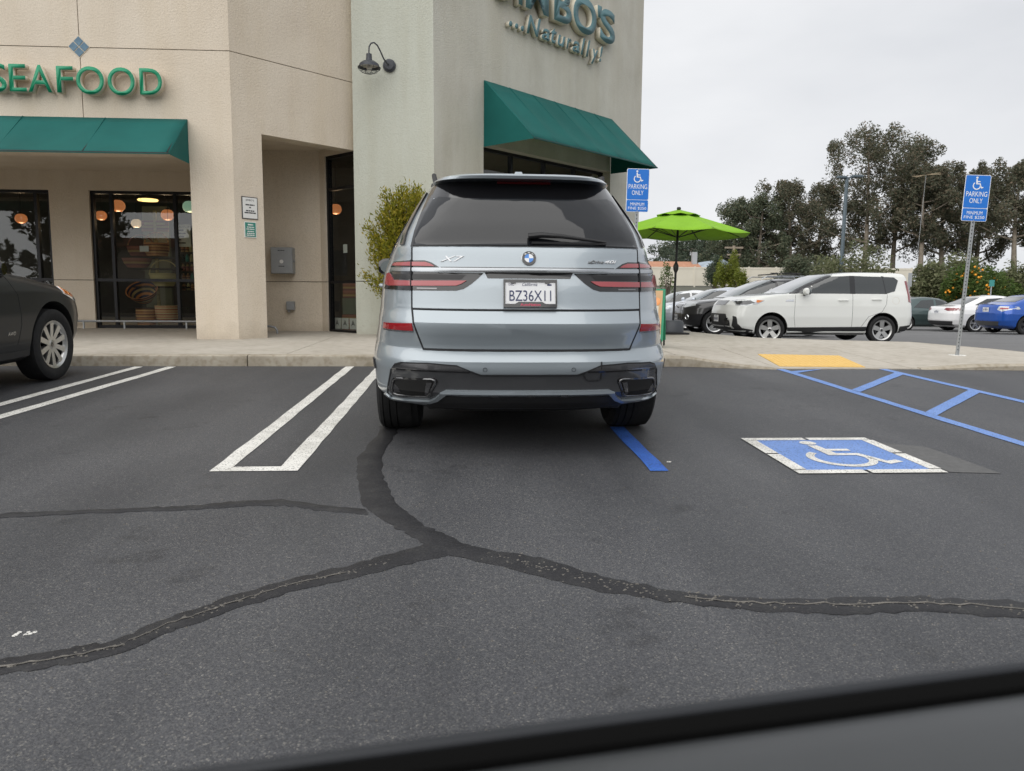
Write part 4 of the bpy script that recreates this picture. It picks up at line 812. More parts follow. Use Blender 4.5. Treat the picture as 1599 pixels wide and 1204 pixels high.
        mb.lathe([(.001, sd * (w * .345)), (rim * .2, sd * (w * .34)), (rim * .26, sd * w * .31), (rim * .26, sd * w * .22)], 20, 'x')
        mb.lathe([(rim - .03, sd * w * .30), (rim - .022, sd * w * .38), (rim - .002, sd * w * .43), (rim + .008, sd * w * .445), (rim + .008, sd * w * .41)], 36, 'x')
        o = mb.build('wheel', alloy, s.root, smooth=35); o.location = (x - sd * w / 2, y, r); o.rotation_euler.z = steer
        MB().lathe(prof_t, 44, 'x').build('tyre', 'rubber', o, smooth=25)
        MB().lathe([(.001, sd * w * .02), (rim * .62, sd * w * .02), (rim * .62, sd * w * .06), (.001, sd * w * .06)], 28, 'x').build('brake_disc', 'alloy_dark', o)
        MB().lathe([(rim - .006, -sd * w * .4), (rim - .012, sd * w * .3)], 36, 'x').build('rim_barrel', 'alloy_dark', o, smooth=40)
        if hub: MB().lathe([(.001, sd * (w * .35)), (rim * .11, sd * (w * .348)), (rim * .12, sd * (w * .335))], 16, 'x').build('hub_cap', 'gloss_black', o)
        return o
    def plate(s, pos, text, rot=(0, 0, 0), w=.305, h=.152, frame=True):
        o = MB().box((-w / 2, -.006, -h / 2), (w / 2, 0, h / 2)).build('licence_plate', 'plate_white', s.root); o.location = pos; o.rotation_euler = rot
        
        if text: q = link('lettering', text_mesh(text, width=w * .82, height=h * .42, bold=.0), 'plate_ink', o); q.location = (-w * .41, -.0075, -h * .30)
        else: marks('print_line', -w * .38, w * .38, -h * .25, h * .4, -.0075, 'plate_ink', o, PR, .6); marks('print_line', -w * .2, w * .2, h * .28, h * .1, -.0075, 'plate_ink', o, PR)
        return o
    def mirror(s, y, z, m, side=(-1, 1), reach=.2):
        for sd in side:
            x0 = s.S.xs(y, z - .02)
            mb = MB(); rings = []
            for t, k in ((0, .35), (.15, .75), (.45, 1.), (.8, .95), (1., .6)):
                xx = sd * (x0 + .05 + reach * t); rings.append([(xx, y + .07 * k * math.cos(a) * (1 + .2 * math.cos(a)), z + .085 * k * math.sin(a)) for a in [2 * math.pi * i / 14 for i in range(14)]])
            if sd < 0: rings = [r_[::-1] for r_ in rings]
            o = mb.loft(rings).build('mirror', m, s.root, smooth=45)
            MB().tube([(sd * (x0 - .02), y, z - .09), (sd * (x0 + .09), y, z - .04)], .028, 8).build('mirror_foot', 'gloss_black', o)
            MB().loft([[(sd * (x0 + .06 + (reach - .03) * (.5 + .5 * math.cos(a))), y - .080 - .006 * q_, z + .066 * math.sin(a)) for a in [2 * math.pi * i / 14 for i in range(14)]][::sd] for q_ in (-2, 1)]).build('mirror_glass', 'screen_glass_sky', o)
    def handle(s, y, z, m, L=.2):
        for v in 'RL':
            sd = 1 if v == 'R' else -1; pts = [s.pt(v, y - L / 2, z, -.002), s.pt(v, y - L / 2 + .02, z, .028), s.pt(v, y, z + .003, .034), s.pt(v, y + L / 2 - .02, z, .028), s.pt(v, y + L / 2, z, -.002)]
            MB().tube(pts, [.012, .013, .013, .013, .012], 8).build('door_handle', m, s.root, smooth=45)
    def window_set(s, ws_z, ws_frac, rw_z, rw_frac, sides, glass='tint_glass', ws='screen_glass_sky', rear='tint_glass'):
        W = lambda z: s.S.g(s.S.width, z)
        zs = [ws_z[0] + (ws_z[1] - ws_z[0]) * k / 6 for k in range(7)]
        s.patch('windshield', 'front', [(W(z) * ws_frac, z) for z in zs] + [(-W(z) * ws_frac, z) for z in zs[::-1]], ws, off=.010, th=.02, step=.08)
        if rw_z:
            zs = [rw_z[0] + (rw_z[1] - rw_z[0]) * k / 6 for k in range(7)]
            s.patch('rear_window', 'rear', [(W(z) * rw_frac, z) for z in zs] + [(-W(z) * rw_frac, z) for z in zs[::-1]], rear, off=.008, th=.014, step=.08)
        for poly in sides:
            # keep the panes on the flank, clear of the rounded pillars
            q_ = []
            for y, z in poly: r_, f_, w_, a_, b_, n_, m_ = s.S.prm(z); q_.append((min(max(y, r_ + .22 * a_), f_ - .30 * b_), z))
            poly = q_
            s.both('side_window', 'R', poly, glass, off=.007, th=.012, step=.06)

# ------------------------------------------------------------------ the grey-blue SUV in the middle, seen from behind
b = Body('parked_suv', 'grey-blue luxury SUV seen squarely from behind, parked nose to the kerb', 'car', X7S, (.362, 4.50, lot_z(0, 4.5) + .002), R(1.0), math.atan(.029))
g = 'paint_grey_blue'; rt = b.root
b.shell(g, (1.12, 4.22), .45, .40, .39)
tg = b.patch('tailgate', 'rear', [(-.690, 1.266), (-.688, .908), (.688, .908), (.690, 1.266)], g, off=.004, th=.012, step=.05)
b.patch('lower_tailgate', 'rear', [(-.685, .893), (-.676, .824), (-.622, .672), (.622, .672), (.676, .824), (.685, .893)], g, off=.004, th=.012, step=.05)
b.seam('rear', [(-.697, 1.270), (-.694, .901), (-.683, .822), (-.626, .664), (.626, .664), (.683, .822), (.694, .901), (.697, 1.270)], .012)
b.seam('rear', [(-.692, .9005), (.692, .9005)], .012)
up = [(.840, 1.147), (.832, 1.163), (.816, 1.183), (.700, 1.189), (.614, 1.188), (.574, 1.176), (.526, 1.146)]
ur = [(.826, 1.156), (.814, 1.174), (.705, 1.178), (.608, 1.177), (.576, 1.166), (.554, 1.152)]
lo = [(.886, 1.013), (.875, 1.039), (.863, 1.098), (.838, 1.121), (.268, 1.117), (.299, 1.086), (.339, 1.052), (.385, 1.023), (.428, 1.012), (.690, 1.010)]
lr = [(.875, 1.041), (.863, 1.105), (.842, 1.113), (.807, 1.068), (.698, 1.066), (.367, 1.069), (.400, 1.049), (.428, 1.040), (.698, 1.037), (.846, 1.034)]
for sgn in (-1, 1):
    f = lambda P: [(a * sgn, q) for a, q in P]
    u_ = b.patch('upper_tail_light', 'rear', f(up), 'gloss_black', off=.006, th=.012, step=.04); b.patch('red_lens', 'rear', f(ur), 'lamp_red', off=.011, th=.006, step=.04, parent=u_)
    l_ = b.patch('lower_tail_light', 'rear', f(lo), 'gloss_black', off=.006, th=.012, step=.04); b.patch('red_lens', 'rear', f(lr), 'lamp_red', off=.012, th=.007, step=.04, parent=l_)
    b.patch('reverse_lens', 'rear', f([(.66, 1.027), (.66, 1.020), (.54, 1.020), (.54, 1.027)]), 'dark_chrome', off=.009, th=.004, step=.05, parent=l_)
    b.patch('dark_lens', 'rear', f([(.825, 1.104), (.70, 1.108), (.37, 1.106), (.40, 1.078), (.68, 1.076), (.80, 1.076)]), 'smoke_lens', off=.0085, th=.004, step=.05, parent=l_)
    b.seam('rear', [(.695 * sgn, 1.19), (.695 * sgn, 1.01)], .007, off=.0135)
    b.patch('rear_reflector', 'rear', f([(.889, .769), (.880, .806), (.694, .819), (.686, .774)]), 'reflector_red', off=.005, th=.008, step=.05)
    b.patch('reflector_lip', 'rear', f([(.889, .766), (.686, .771), (.686, .765), (.890, .760)]), 'satin', off=.004, th=.006, step=.05)
b.patch('chrome_strip', 'rear', [(-.836, 1.123), (-.834, 1.144), (.834, 1.144), (.836, 1.123)], 'satin', off=.010, th=.014, step=.05)
b.patch('strip_shadow_gap', 'rear', [(-.52, 1.150), (.52, 1.150), (.52, 1.144), (-.52, 1.144)], 'gloss_black', off=.006, th=.008, step=.06)
b.patch('plate_recess_shade', 'rear', [(-.262, 1.121), (-.245, 1.085), (.245, 1.085), (.262, 1.121)], 'gloss_black', off=.0055, th=.008, step=.06)  # flat black patch painting the shade below the chrome strip
# rear screen, gloss surround and overhanging roof spoiler
sur = [(.706, 1.274), (.686, 1.37), (.648, 1.49), (.606, 1.61), (.585, 1.66), (.555, 1.687), (-.555, 1.687), (-.585, 1.66), (-.606, 1.61), (-.648, 1.49), (-.686, 1.37), (-.706, 1.274)]
b.patch('screen_surround', 'rear', sur, 'gloss_black', off=.004, th=.008, step=.06)
b.patch('rear_screen', 'rear', [(.690, 1.276), (.664, 1.368), (.618, 1.482), (.572, 1.568), (.532, 1.586), (.40, 1.568), (.24, 1.573), (0, 1.577), (-.24, 1.573), (-.40, 1.568), (-.532, 1.586), (-.572, 1.568), (-.618, 1.482), (-.664, 1.368), (-.690, 1.276)], 'privacy_glass', off=.009, th=.006, step=.06)
b.patch('brake_light', 'rear', [(-.17, 1.672), (.17, 1.672), (.17, 1.683), (-.17, 1.683)], 'lamp_red_dark', off=.012, th=.006, step=.06)
for sgn in (-1, 1):
    P = [(.775, 1.285), (.752, 1.37), (.705, 1.48), (.645, 1.60), (.625, 1.635), (.612, 1.635), (.632, 1.595), (.688, 1.475), (.730, 1.37), (.748, 1.285)]
    b.patch('air_blade', 'rear', [(a * sgn, q) for a, q in P], 'gloss_black', off=.012, th=.02, step=.05)
# wiper
wp = MB(); wp.tube([b.pt('rear', x_, z_, .03 + .01 * math.sin(k)) for k, (x_, z_) in enumerate(((0.0, 1.318), (.08, 1.322), (.2, 1.315), (.33, 1.304), (.47, 1.290)))], [.019, .017, .013, .010, .007], 8)
w_ = wp.build('rear_wiper', 'black_plastic', rt, smooth=45); MB().tube([b.pt('rear', .02, 1.283, .018), b.pt('rear', .47, 1.281, .018)], .008, 6).build('wiper_blade', 'black_plastic', w_)
# badge, lettering, plate
def on_rear(o, x, z, off, lean=0.): o.location = b.pt('rear', x, z, off); o.rotation_euler = (lean, 0, 0); o.parent = rt; return o
ln = -math.atan2(.03, .09)
bd = on_rear(MB().lathe([(.001, -.004), (.041, -.004), (.0415, 0)], 32, 'y').build('roundel', 'gloss_black', rt), .0, 1.203, .006, ln)
MB().lathe([(.0408, -.003), (.042, -.0055), (.0435, -.004), (.0435, 0)], 32, 'y').build('rim', 'chrome', bd, smooth=40); MB().lathe([(.0255, -.0042), (.0265, -.0062), (.0275, -.0042)], 28, 'y').build('rim', 'chrome', bd, smooth=40)
for k in range(4):
    mb = MB(); arc_ = [(.026 * math.cos(R(90 * k + 6 * j)), -.0055, .026 * math.sin(R(90 * k + 6 * j))) for j in range(16)]; mb.add([(0, -.0055, 0)] + arc_, [tuple(range(17))]); mb.f = [f_[::-1] if True else f_ for f_ in mb.f]; mb.build('quadrant', 'plate_white' if k % 2 == 0 else 'bmw_blue', bd)
for ch, a in (('B', 128), ('M', 90), ('W', 52)):
    q = link('lettering', text_mesh(ch, width=.011 if ch != 'W' else .013, height=.009, bold=.01), 'plate_white', bd); q.rotation_euler = (0, R(90 - a), 0)
    q.location = Vector((.0335 * math.cos(R(a)), -.0055, .0335 * math.sin(R(a)))) - Matrix.Rotation(R(90 - a), 3, 'Y') @ Vector((.0055, 0, .0045))
def badge(s, x0, x1, z0, z1, m='badge_silver', bold=.0, shear=.35, ym=None):
    xm = (x0 + x1) / 2; me = text_mesh(s, 'badge', width=x1 - x0, height=z1 - z0, depth=.005, bold=bold, shear=shear); o = link('badge', me, m, rt)
    y0 = b.pt('rear', xm, (z0 + z1) / 2, .0).y; a = math.atan2(b.pt('rear', x1, z0, 0).y - b.pt('rear', x0, z0, 0).y, x1 - x0); o.rotation_euler = (ln, 0, a); o.location = b.pt('rear', x0, z0, .006); return o
badge('X7', -.520, -.378, 1.180, 1.215, bold=.0, shear=.35); badge('xDrive', .352, .455, 1.176, 1.194, 'dark_chrome', .012); badge('40i', .457, .542, 1.176, 1.197, 'badge_silver', .012)
pl = b.plate((.004, b.pt('rear', 0, 1.0, 0).y - .014, 1.000), 'BZ36X11', (ln * .6, 0, 0), w=.300, h=.150)
fr = MB()
for a0, a1, z0, z1 in ((-.158, .158, .066, .082), (-.158, .158, -.082, -.062), (-.158, -.148, -.062, .066), (.148, .158, -.062, .066)): fr.box((a0, -.011, z0), (a1, .012, z1))
fr.add([(-.09, -.0105, -.062), (.09, -.0105, -.062), (.07, -.0105, -.050), (-.07, -.0105, -.050)], [(0, 1, 2, 3)]); fr.build('plate_frame', 'gloss_black', pl)
q = link('lettering', text_mesh('AutoNation', width=.118, height=.016, bold=.01), 'pink_red', pl); q.location = (-.059, -.0118, -.075)
q = link('lettering', text_mesh('California', width=.09, height=.019, shear=.4), 'plate_ink', pl); q.location = (-.048, -.0075, .044)
q = link('lettering', text_mesh('DEC', width=.030, height=.012), 'plate_ink', pl); q.location = (-.127, -.0075, .046)
marks('print_line', .100, .130, .046, .009, -.0075, 'plate_ink', pl, PR)
for xx in (-.1, .1): MB().box((xx - .014, -.0125, .058), (xx + .014, -.0112, .070)).build('plate_bolt', 'gloss_black', pl)
# bumper: dark diffuser panel, gloss strips, exhaust finishers, painted lip
half = [(.023, .519), (.288, .522), (.341, .543), (.429, .578), (.60, .587), (.76, .580), (.799, .566), (.828, .527), (.854, .416), (.866, .357), (.842, .336), (.592, .353), (.556, .374), (.525, .409), (.495, .427), (.023, .430)]
df = b.patch('diffuser_panel', 'rear', half[1:-1] + [(-a, q) for a, q in half[1:-1]][::-1], 'diffuser_grey', off=.003, th=.008, step=.05)
b.seam('rear', [(-a, q) for a, q in half[10:0:-1]] + half[1:11], .007, off=.0055)
for sgn in (-1, 1):
    f = lambda P: [(a * sgn, q) for a, q in P]
    b.patch('gloss_strip', 'rear', f([(.817, .543), (.799, .563), (.76, .575), (.60, .583), (.429, .574), (.355, .547), (.577, .549)]), 'dark_chrome', off=.006, th=.006, step=.05, parent=df)
    b.seam('rear', f([(.822, .537), (.577, .545), (.350, .544)]), .008, 'gloss_black', off=.007)
    ex = [(.840, .386), (.825, .456), (.815, .474), (.796, .484), (.560, .498), (.542, .490), (.538, .474), (.582, .387), (.606, .374), (.800, .360), (.828, .368)]
    cx, cz = .690, .428
    e_ = b.patch('exhaust_surround', 'rear', f(ex), 'gloss_black', off=.006, th=.01, step=.05)
    sc_ = lambda k0: [(cx + (a - cx) * k0, cz + (q - cz) * k0) for a, q in ex]
    fr_ = sc_(.90); MB().tube([b.pt('rear', sgn * a, q, .008) for a, q in fr_ + fr_[:1]], .0085, 8).build('exhaust_finisher', 'dark_chrome', e_, smooth=50)
    b.patch('exhaust_mouth', 'rear', f(sc_(.80)), 'well_black', off=.0085, th=.004, step=.05, parent=e_)
    b.patch('exhaust_blade', 'rear', f([(.605, .470), (.572, .470), (.600, .392), (.618, .392)]), 'dark_chrome', off=.0105, th=.004, step=.05, parent=e_)
    b.patch('exhaust_blade', 'rear', f([(.765, .392), (.812, .388), (.800, .440), (.78, .420)]), 'dark_chrome', off=.0105, th=.004, step=.05, parent=e_)
    o = MB().lathe([(.0105, -.003), (.0115, -.0042), (.0125, -.003), (.0125, 0)], 16, 'y').build('parking_sensor', 'seam_black', rt); on_rear(o, sgn * .262, .556, .0005)
    b.patch('wheel_arch_flap', 'R' if sgn > 0 else 'L', [(.56, .50), (.68, .50), (.68, .56), (.56, .56)], 'matt_trim', off=.006, th=.01, step=.05)
b.seam('rear', [(.43, .60), (.432, .50), (.42, .488), (.35, .488), (.33, .51), (.32, .535)], .005, off=.0085)
lipo = [(.490, .429), (.523, .411), (.556, .374), (.592, .352), (.842, .334), (.868, .355), (.884, .352), (.852, .318), (.592, .334), (.540, .356), (.506, .390), (.480, .410)]
b.patch('bumper_lip', 'rear', [(-a, q) for a, q in lipo[:6]][::-1] [::-1] + [] if False else lipo[:6][::-1] + [(-a, q) for a, q in lipo[:6]] + [(-a, q) for a, q in lipo[6:]] + lipo[6:][::-1], g, off=.018, th=.028, step=.04)
for xx in (-.2, 0.02, .22): b.patch('skirt_pad', 'rear', [(xx - .025, .385), (xx + .025, .385), (xx + .02, .402), (xx - .02, .402)], 'satin', off=.004, th=.006, step=.05)
b.patch('under_skirt', 'rear', [(-.515, .384), (.515, .384), (.56, .345), (.60, .325), (.62, .29), (-.62, .29), (-.60, .325), (-.56, .345)], 'matt_trim', off=.006, th=.012, step=.05)
MB().box((-.62, .30, .27), (.62, .75, .33)).build('muffler', 'matt_trim', rt, bevel=.02); MB().box((-.70, .9, .22), (.70, 1.4, .32)).build('rear_subframe', 'well_black', rt, bevel=.02)
for yy, st in ((1.12, 0), (4.22, 0)):
    for sgn in (-1, 1): b.wheel(sgn * .975, yy, .392, .275, .30, 5, 'alloy_dark', True, tread=True)
b.window_set((1.17, 1.67), .86, None, 0, [[(3.45, 1.17), (2.95, 1.52), (2.7, 1.60), (2.05, 1.63), (2.02, 1.17)], [(1.97, 1.17), (2.0, 1.63), (1.35, 1.61), (1.05, 1.18)], [(.98, 1.19), (1.26, 1.60), (.95, 1.56), (.80, 1.40), (.74, 1.24)]], glass='privacy_glass')
b.mirror(3.2, 1.17, 'gloss_black', reach=.22); b.handle(2.2, 1.0, g); b.handle(1.2, 1.02, g)
for v in 'RL':
    for L in ([(3.6, .42), (3.62, .8), (3.5, 1.13)], [(2.02, .36), (2.0, 1.15)], [(1.52, .45), (1.30, .8), (1.02, 1.0), (1.0, 1.17)]): b.seam(v, L, .007)
for sgn in (-1, 1):
    p = [(sgn * .56, .86, 1.69), (sgn * .575, .90, 1.765), (sgn * .58, 1.3, 1.785), (sgn * .57, 2.0, 1.775), (sgn * .55, 2.5, 1.73)]
    MB().tube(p, [.018, .016, .016, .016, .018], 8).build('roof_rail', 'matt_trim', rt, smooth=40)
MB().loft([[(-.05, .93, 1.745), (.05, .93, 1.745), (.05, 1.18, 1.745), (-.05, 1.18, 1.745)], [(-.022, .94, 1.805), (.022, .94, 1.805), (.012, 1.0, 1.81), (-.012, 1.0, 1.81)]]).build('shark_fin_antenna', g, rt, smooth=60)
b.patch('grille', 'front', [(-.42, .55), (.42, .55), (.46, .9), (-.46, .9)], 'gloss_black', step=.1)
# ------------------------------------------------------------------ charcoal SUV at the left edge (nose in, right side towards us)
SOR = dict(rear=[(.24, .35), (.35, .1), (.5, .0), (.8, .0), (.95, .05), (1.1, .10), (1.3, .25), (1.5, .42), (1.6, .52), (1.66, .7)],
 front=[(.24, 4.20), (.32, 4.52), (.45, 4.63), (.62, 4.68), (.78, 4.66), (.88, 4.58), (.95, 4.44), (1.0, 4.22), (1.05, 3.85), (1.09, 3.55), (1.14, 3.35), (1.4, 2.85), (1.58, 2.35), (1.66, 1.95)],
 width=[(.24, .80), (.30, .90), (.45, .93), (.7, .945), (.9, .935), (1.0, .91), (1.1, .875), (1.4, .76), (1.58, .66), (1.66, .55)], cr=.6, nr=4., cf=[(.3, .62), (.85, .7), (1.0, 1.0), (1.15, .7), (1.6, .7)], nf=[(.3, 3.2), (.85, 3.), (1.0, 2.6), (1.2, 3.)], crown=.03)
sx, sy = -5.13, 4.30
b = Body('parked_suv', 'charcoal SUV with silver alloy wheel cut off by the left edge of the view', 'car', SOR, (sx, sy, lot_z(0, sy) + .002), R(0), math.atan(.029)); rt = b.root; g = 'paint_charcoal'
b.shell(g, (1.09, 3.79), .42, .36, .385)
for yy in (1.09, 3.79):
    for sd in (-1, 1): b.wheel(sd * .94, yy, .365, .235, .235, 10, 'alloy', False, steer=R(-2) if yy > 2 else 0, sw=.021)
b.window_set((1.10, 1.62), .86, (1.12, 1.55), .8, [[(3.05, 1.10), (2.75, 1.38), (2.55, 1.54), (1.95, 1.58), (1.93, 1.10)], [(1.87, 1.10), (1.89, 1.58), (1.3, 1.56), (1.0, 1.12)]])
for v in 'RL':
    for L in ([(3.15, .42), (3.22, .60), (3.20, .88), (3.08, 1.06)], [(1.9, .42), (1.9, 1.08)], [(1.45, .5), (1.2, .85), (1.0, 1.05)], [(3.85, .98), (3.6, 1.045), (3.2, 1.06)]): b.seam(v, L, .007)
    b.patch('headlight', v, [(4.02, .87), (4.06, .945), (4.20, .94), (4.42, .885), (4.52, .83), (4.46, .775), (4.22, .80)], 'lamp_clear', off=.006, th=.01, step=.05)
    b.patch('turn_lens', v, [(4.05, .875), (4.08, .94), (4.22, .925), (4.30, .87), (4.22, .83)], 'amber', off=.010, th=.006, step=.05)
    b.patch('sill_trim', v, [(1.55, .27), (3.32, .27), (3.36, .36), (1.52, .36)], 'matt_trim', off=.008, th=.014, step=.1)
b.patch('grille', 'front', [(-.42, .70), (.42, .70), (.46, .84), (-.46, .84)], 'gloss_black', step=.1); b.patch('lower_grille', 'front', [(-.5, .33), (.5, .33), (.46, .55), (-.46, .55)], 'matt_trim', step=.1)
b.mirror(2.72, 1.12, 'gloss_black', reach=.18); b.handle(2.1, .93, g); b.handle(1.2, .95, g)
me = text_mesh('AWD', 'badge', width=.125, height=.032, depth=.004, shear=.35); o = link('badge', me, 'chrome', rt); o.rotation_euler = (0, 0, R(90)); o.location = b.pt('R', 2.98, .515, .006)
for sd in (-1, 1): MB().tube([(sd * .62, .7, 1.66), (sd * .63, .8, 1.72), (sd * .63, 2.1, 1.72), (sd * .6, 2.3, 1.65)], .015, 6).build('roof_rail', 'satin', rt)

# ------------------------------------------------------------------ white boxy hatchback beyond the pavement
SOUL = dict(rear=[(.22, .35), (.30, .12), (.42, .03), (.60, .0), (.85, .02), (1.0, .05), (1.15, .07), (1.35, .10), (1.5, .13), (1.55, .16), (1.58, .20), (1.60, .34)],
 front=[(.20, 3.85), (.28, 4.16), (.38, 4.26), (.55, 4.30), (.72, 4.28), (.86, 4.24), (.96, 4.16), (1.02, 4.0), (1.06, 3.85), (1.09, 3.55), (1.118, 3.16), (1.16, 2.97), (1.3, 2.68), (1.5, 2.22), (1.55, 2.05), (1.60, 1.70)],
 width=[(.20, .76), (.26, .85), (.38, .885), (.6, .90), (.85, .895), (1.0, .88), (1.10, .865), (1.2, .835), (1.4, .79), (1.52, .755), (1.57, .72), (1.60, .65)], cr=[(.3, .42), (1.1, .40), (1.5, .40)], nr=5., cf=[(.3, .6), (1.0, .7), (1.15, .5), (1.6, .6)], nf=[(.3, 4.), (1.0, 3.8), (1.2, 3.8)], crown=.03)
b = Body('parked_hatchback', 'white boxy hatchback with black lower trim side-on beyond the pavement', 'car', SOUL, (10.14, 17.80, .085), R(90)); rt = b.root; g = 'paint_soul_white'
b.shell(g, (.78, 3.35), .375, .34, .335)
for yy in (.78, 3.35):
    for sd in (-1, 1): b.wheel(sd * .895, yy, .318, .222, .21, 5, 'alloy', False, sw=.042, steer=R(-17) if yy > 2 else 0)
b.window_set((1.12, 1.55), .90, (1.16, 1.5), .8, [[(2.78, 1.13), (2.62, 1.27), (2.24, 1.46), (2.10, 1.505), (1.56, 1.525), (1.56, 1.13)], [(1.44, 1.13), (1.44, 1.525), (.80, 1.51), (.74, 1.13)], [(.72, 1.135), (.78, 1.512), (.52, 1.50), (.43, 1.43), (.52, 1.19)]])
for v in 'RL':
    b.patch('pillar_trim', v, [(1.56, 1.125), (1.56, 1.53), (1.44, 1.53), (1.44, 1.125)], 'gloss_black', off=.0035, step=.1)
    b.patch('pillar_trim', v, [(2.95, 1.12), (2.52, 1.33), (2.14, 1.49), (2.0, 1.535), (1.96, 1.512), (2.06, 1.47), (2.44, 1.30), (2.78, 1.125)], 'gloss_black', off=.012, th=.025, step=.04)
    b.patch('pillar_trim', v, [(.76, 1.125), (.82, 1.525), (.76, 1.52), (.70, 1.13)], 'gloss_black', off=.005, step=.1)
    b.patch('headlight', v, [(4.14, .96), (4.05, .985), (3.75, .985), (3.52, .965), (3.68, .89), (3.92, .85), (4.13, .855)], 'lamp_clear', off=.006, th=.012, step=.05)
    b.patch('headlight_core', v, [(4.12, .945), (3.84, .965), (3.74, .915), (3.92, .868), (4.11, .872)], 'lamp_dark', off=.0095, th=.006, step=.05)
    b.patch('turn_lens', v, [(3.70, .978), (3.55, .966), (3.67, .915), (3.72, .93)], 'amber', off=.010, th=.006, step=.05)
    b.patch('tail_light', v, [(.10, .93), (.20, .95), (.22, 1.15), (.27, 1.42), (.19, 1.42), (.13, 1.12)], 'lamp_red_dark', off=.008, th=.012, step=.05)
    b.patch('sill_trim', v, [(1.17, .22), (2.96, .22), (2.98, .37), (1.15, .39)], 'matt_trim', off=.008, th=.014, step=.1)
    b.patch('rear_bumper_trim', v, [(.06, .28), (.40, .26), (.38, .40), (.05, .44)], 'matt_trim', off=.008, th=.012, step=.05)
    b.patch('front_bumper_trim', v, [(4.02, .22), (3.76, .22), (3.76, .31), (4.0, .35), (4.10, .45), (4.13, .60), (4.19, .62), (4.19, .40)], 'matt_trim', off=.008, th=.012, step=.05)
    b.patch('side_vent', v, [(3.05, .95), (2.85, .95), (2.86, .99), (3.02, .99)], 'chrome', off=.006, th=.008, step=.05)
    for L in ([(2.80, .36), (2.84, .6), (2.82, 1.10)], [(1.50, .36), (1.50, 1.12)], [(1.30, .36), (1.12, .62), (.82, .72), (.72, .9), (.70, 1.12)]): b.seam(v, L, .006)
    b.seam(v, [(.50 + .08 * math.cos(R(a)), .98 + .08 * math.sin(R(a))) for a in range(0, 361, 24)], .004, 'letter_side')
b.handle(1.72, .98, g, .22); b.handle(.95, 1.0, g, .22); b.mirror(2.62, 1.17, g, reach=.16)
b.patch('lower_grille', 'front', [(-.62, .30), (.62, .30), (.66, .46), (.50, .66), (-.50, .66), (-.66, .46)], 'matt_trim', off=.006, th=.01, step=.08); b.patch('grille', 'front', [(-.34, .86), (.34, .86), (.40, .96), (-.40, .96)], 'gloss_black', off=.006, step=.08)
b.patch('front_lip', 'front', [(-.78, .21), (.78, .21), (.80, .33), (-.80, .33)], 'matt_trim', off=.008, th=.012, step=.08)
for sd in (-1, 1):
    o = MB().lathe([(.001, 0), (.06, .004), (.075, .012), (.08, 0)], 18, 'y').build('fog_lamp', 'gloss_black', rt, smooth=40); p = b.pt('front', sd * .58, .50, .012); o.location = p; o.rotation_euler = (0, 0, R(-28 * sd))
b.plate(b.pt('front', 0, .55, .02), None, (0, 0, R(180)))

# ------------------------------------------------------------------ black SUV with roof rack, behind the white hatchback
Q5 = dict(rear=[(.22, .35), (.35, .08), (.5, 0), (.8, 0), (.95, .04), (1.15, .2), (1.5, .5), (1.58, .62), (1.62, .85)],
 front=[(.22, 4.2), (.3, 4.5), (.45, 4.61), (.6, 4.63), (.8, 4.6), (.9, 4.5), (.97, 4.25), (1.02, 3.85), (1.06, 3.5), (1.1, 3.32), (1.3, 2.95), (1.5, 2.45), (1.58, 2.2), (1.62, 1.9)],
 width=[(.22, .8), (.3, .9), (.6, .945), (.85, .94), (1.0, .90), (1.1, .86), (1.4, .74), (1.55, .66), (1.62, .52)], cr=.6, cf=[(.3, .8), (1.0, .9), (1.15, .65), (1.6, .7)], nf=[(.3, 3.), (1.1, 3.)], crown=.03)
p = at(1066, 22.0); b = Body('parked_suv', 'black SUV with silver-edged grille and roof rack behind the white hatchback', 'car', Q5, (p.x + 4.63, p.y + .75, .03), R(90)); rt = b.root; g = 'paint_black'
b.shell(g, (1.0, 3.78), .40, .34, .365)
for yy in (1.0, 3.78):
    for sd in (-1, 1): b.wheel(sd * .935, yy, .355, .24, .235, 5, 'alloy', True, sw=.04)
b.window_set((1.08, 1.58), .86, (1.15, 1.5), .8, [[(3.15, 1.08), (2.65, 1.45), (2.0, 1.54), (1.98, 1.08)], [(1.9, 1.08), (1.93, 1.54), (1.2, 1.5), (.95, 1.1)]], ws='screen_glass_sky')
b.patch('grille_frame', 'front', [(-.37, .38), (.37, .38), (.43, .72), (.36, .90), (-.36, .90), (-.43, .72)], 'chrome', off=.006, step=.08); gr = b.patch('grille', 'front', [(-.34, .41), (.34, .41), (.40, .72), (.335, .875), (-.335, .875), (-.40, .72)], 'gloss_black', off=.012, step=.08)
for k in range(7): b.patch('grille_slat', 'front', [(-.33, .45 + k * .06), (.33, .45 + k * .06), (.33, .465 + k * .06), (-.33, .465 + k * .06)], 'dark_chrome', off=.016, th=.006, step=.1, parent=gr)
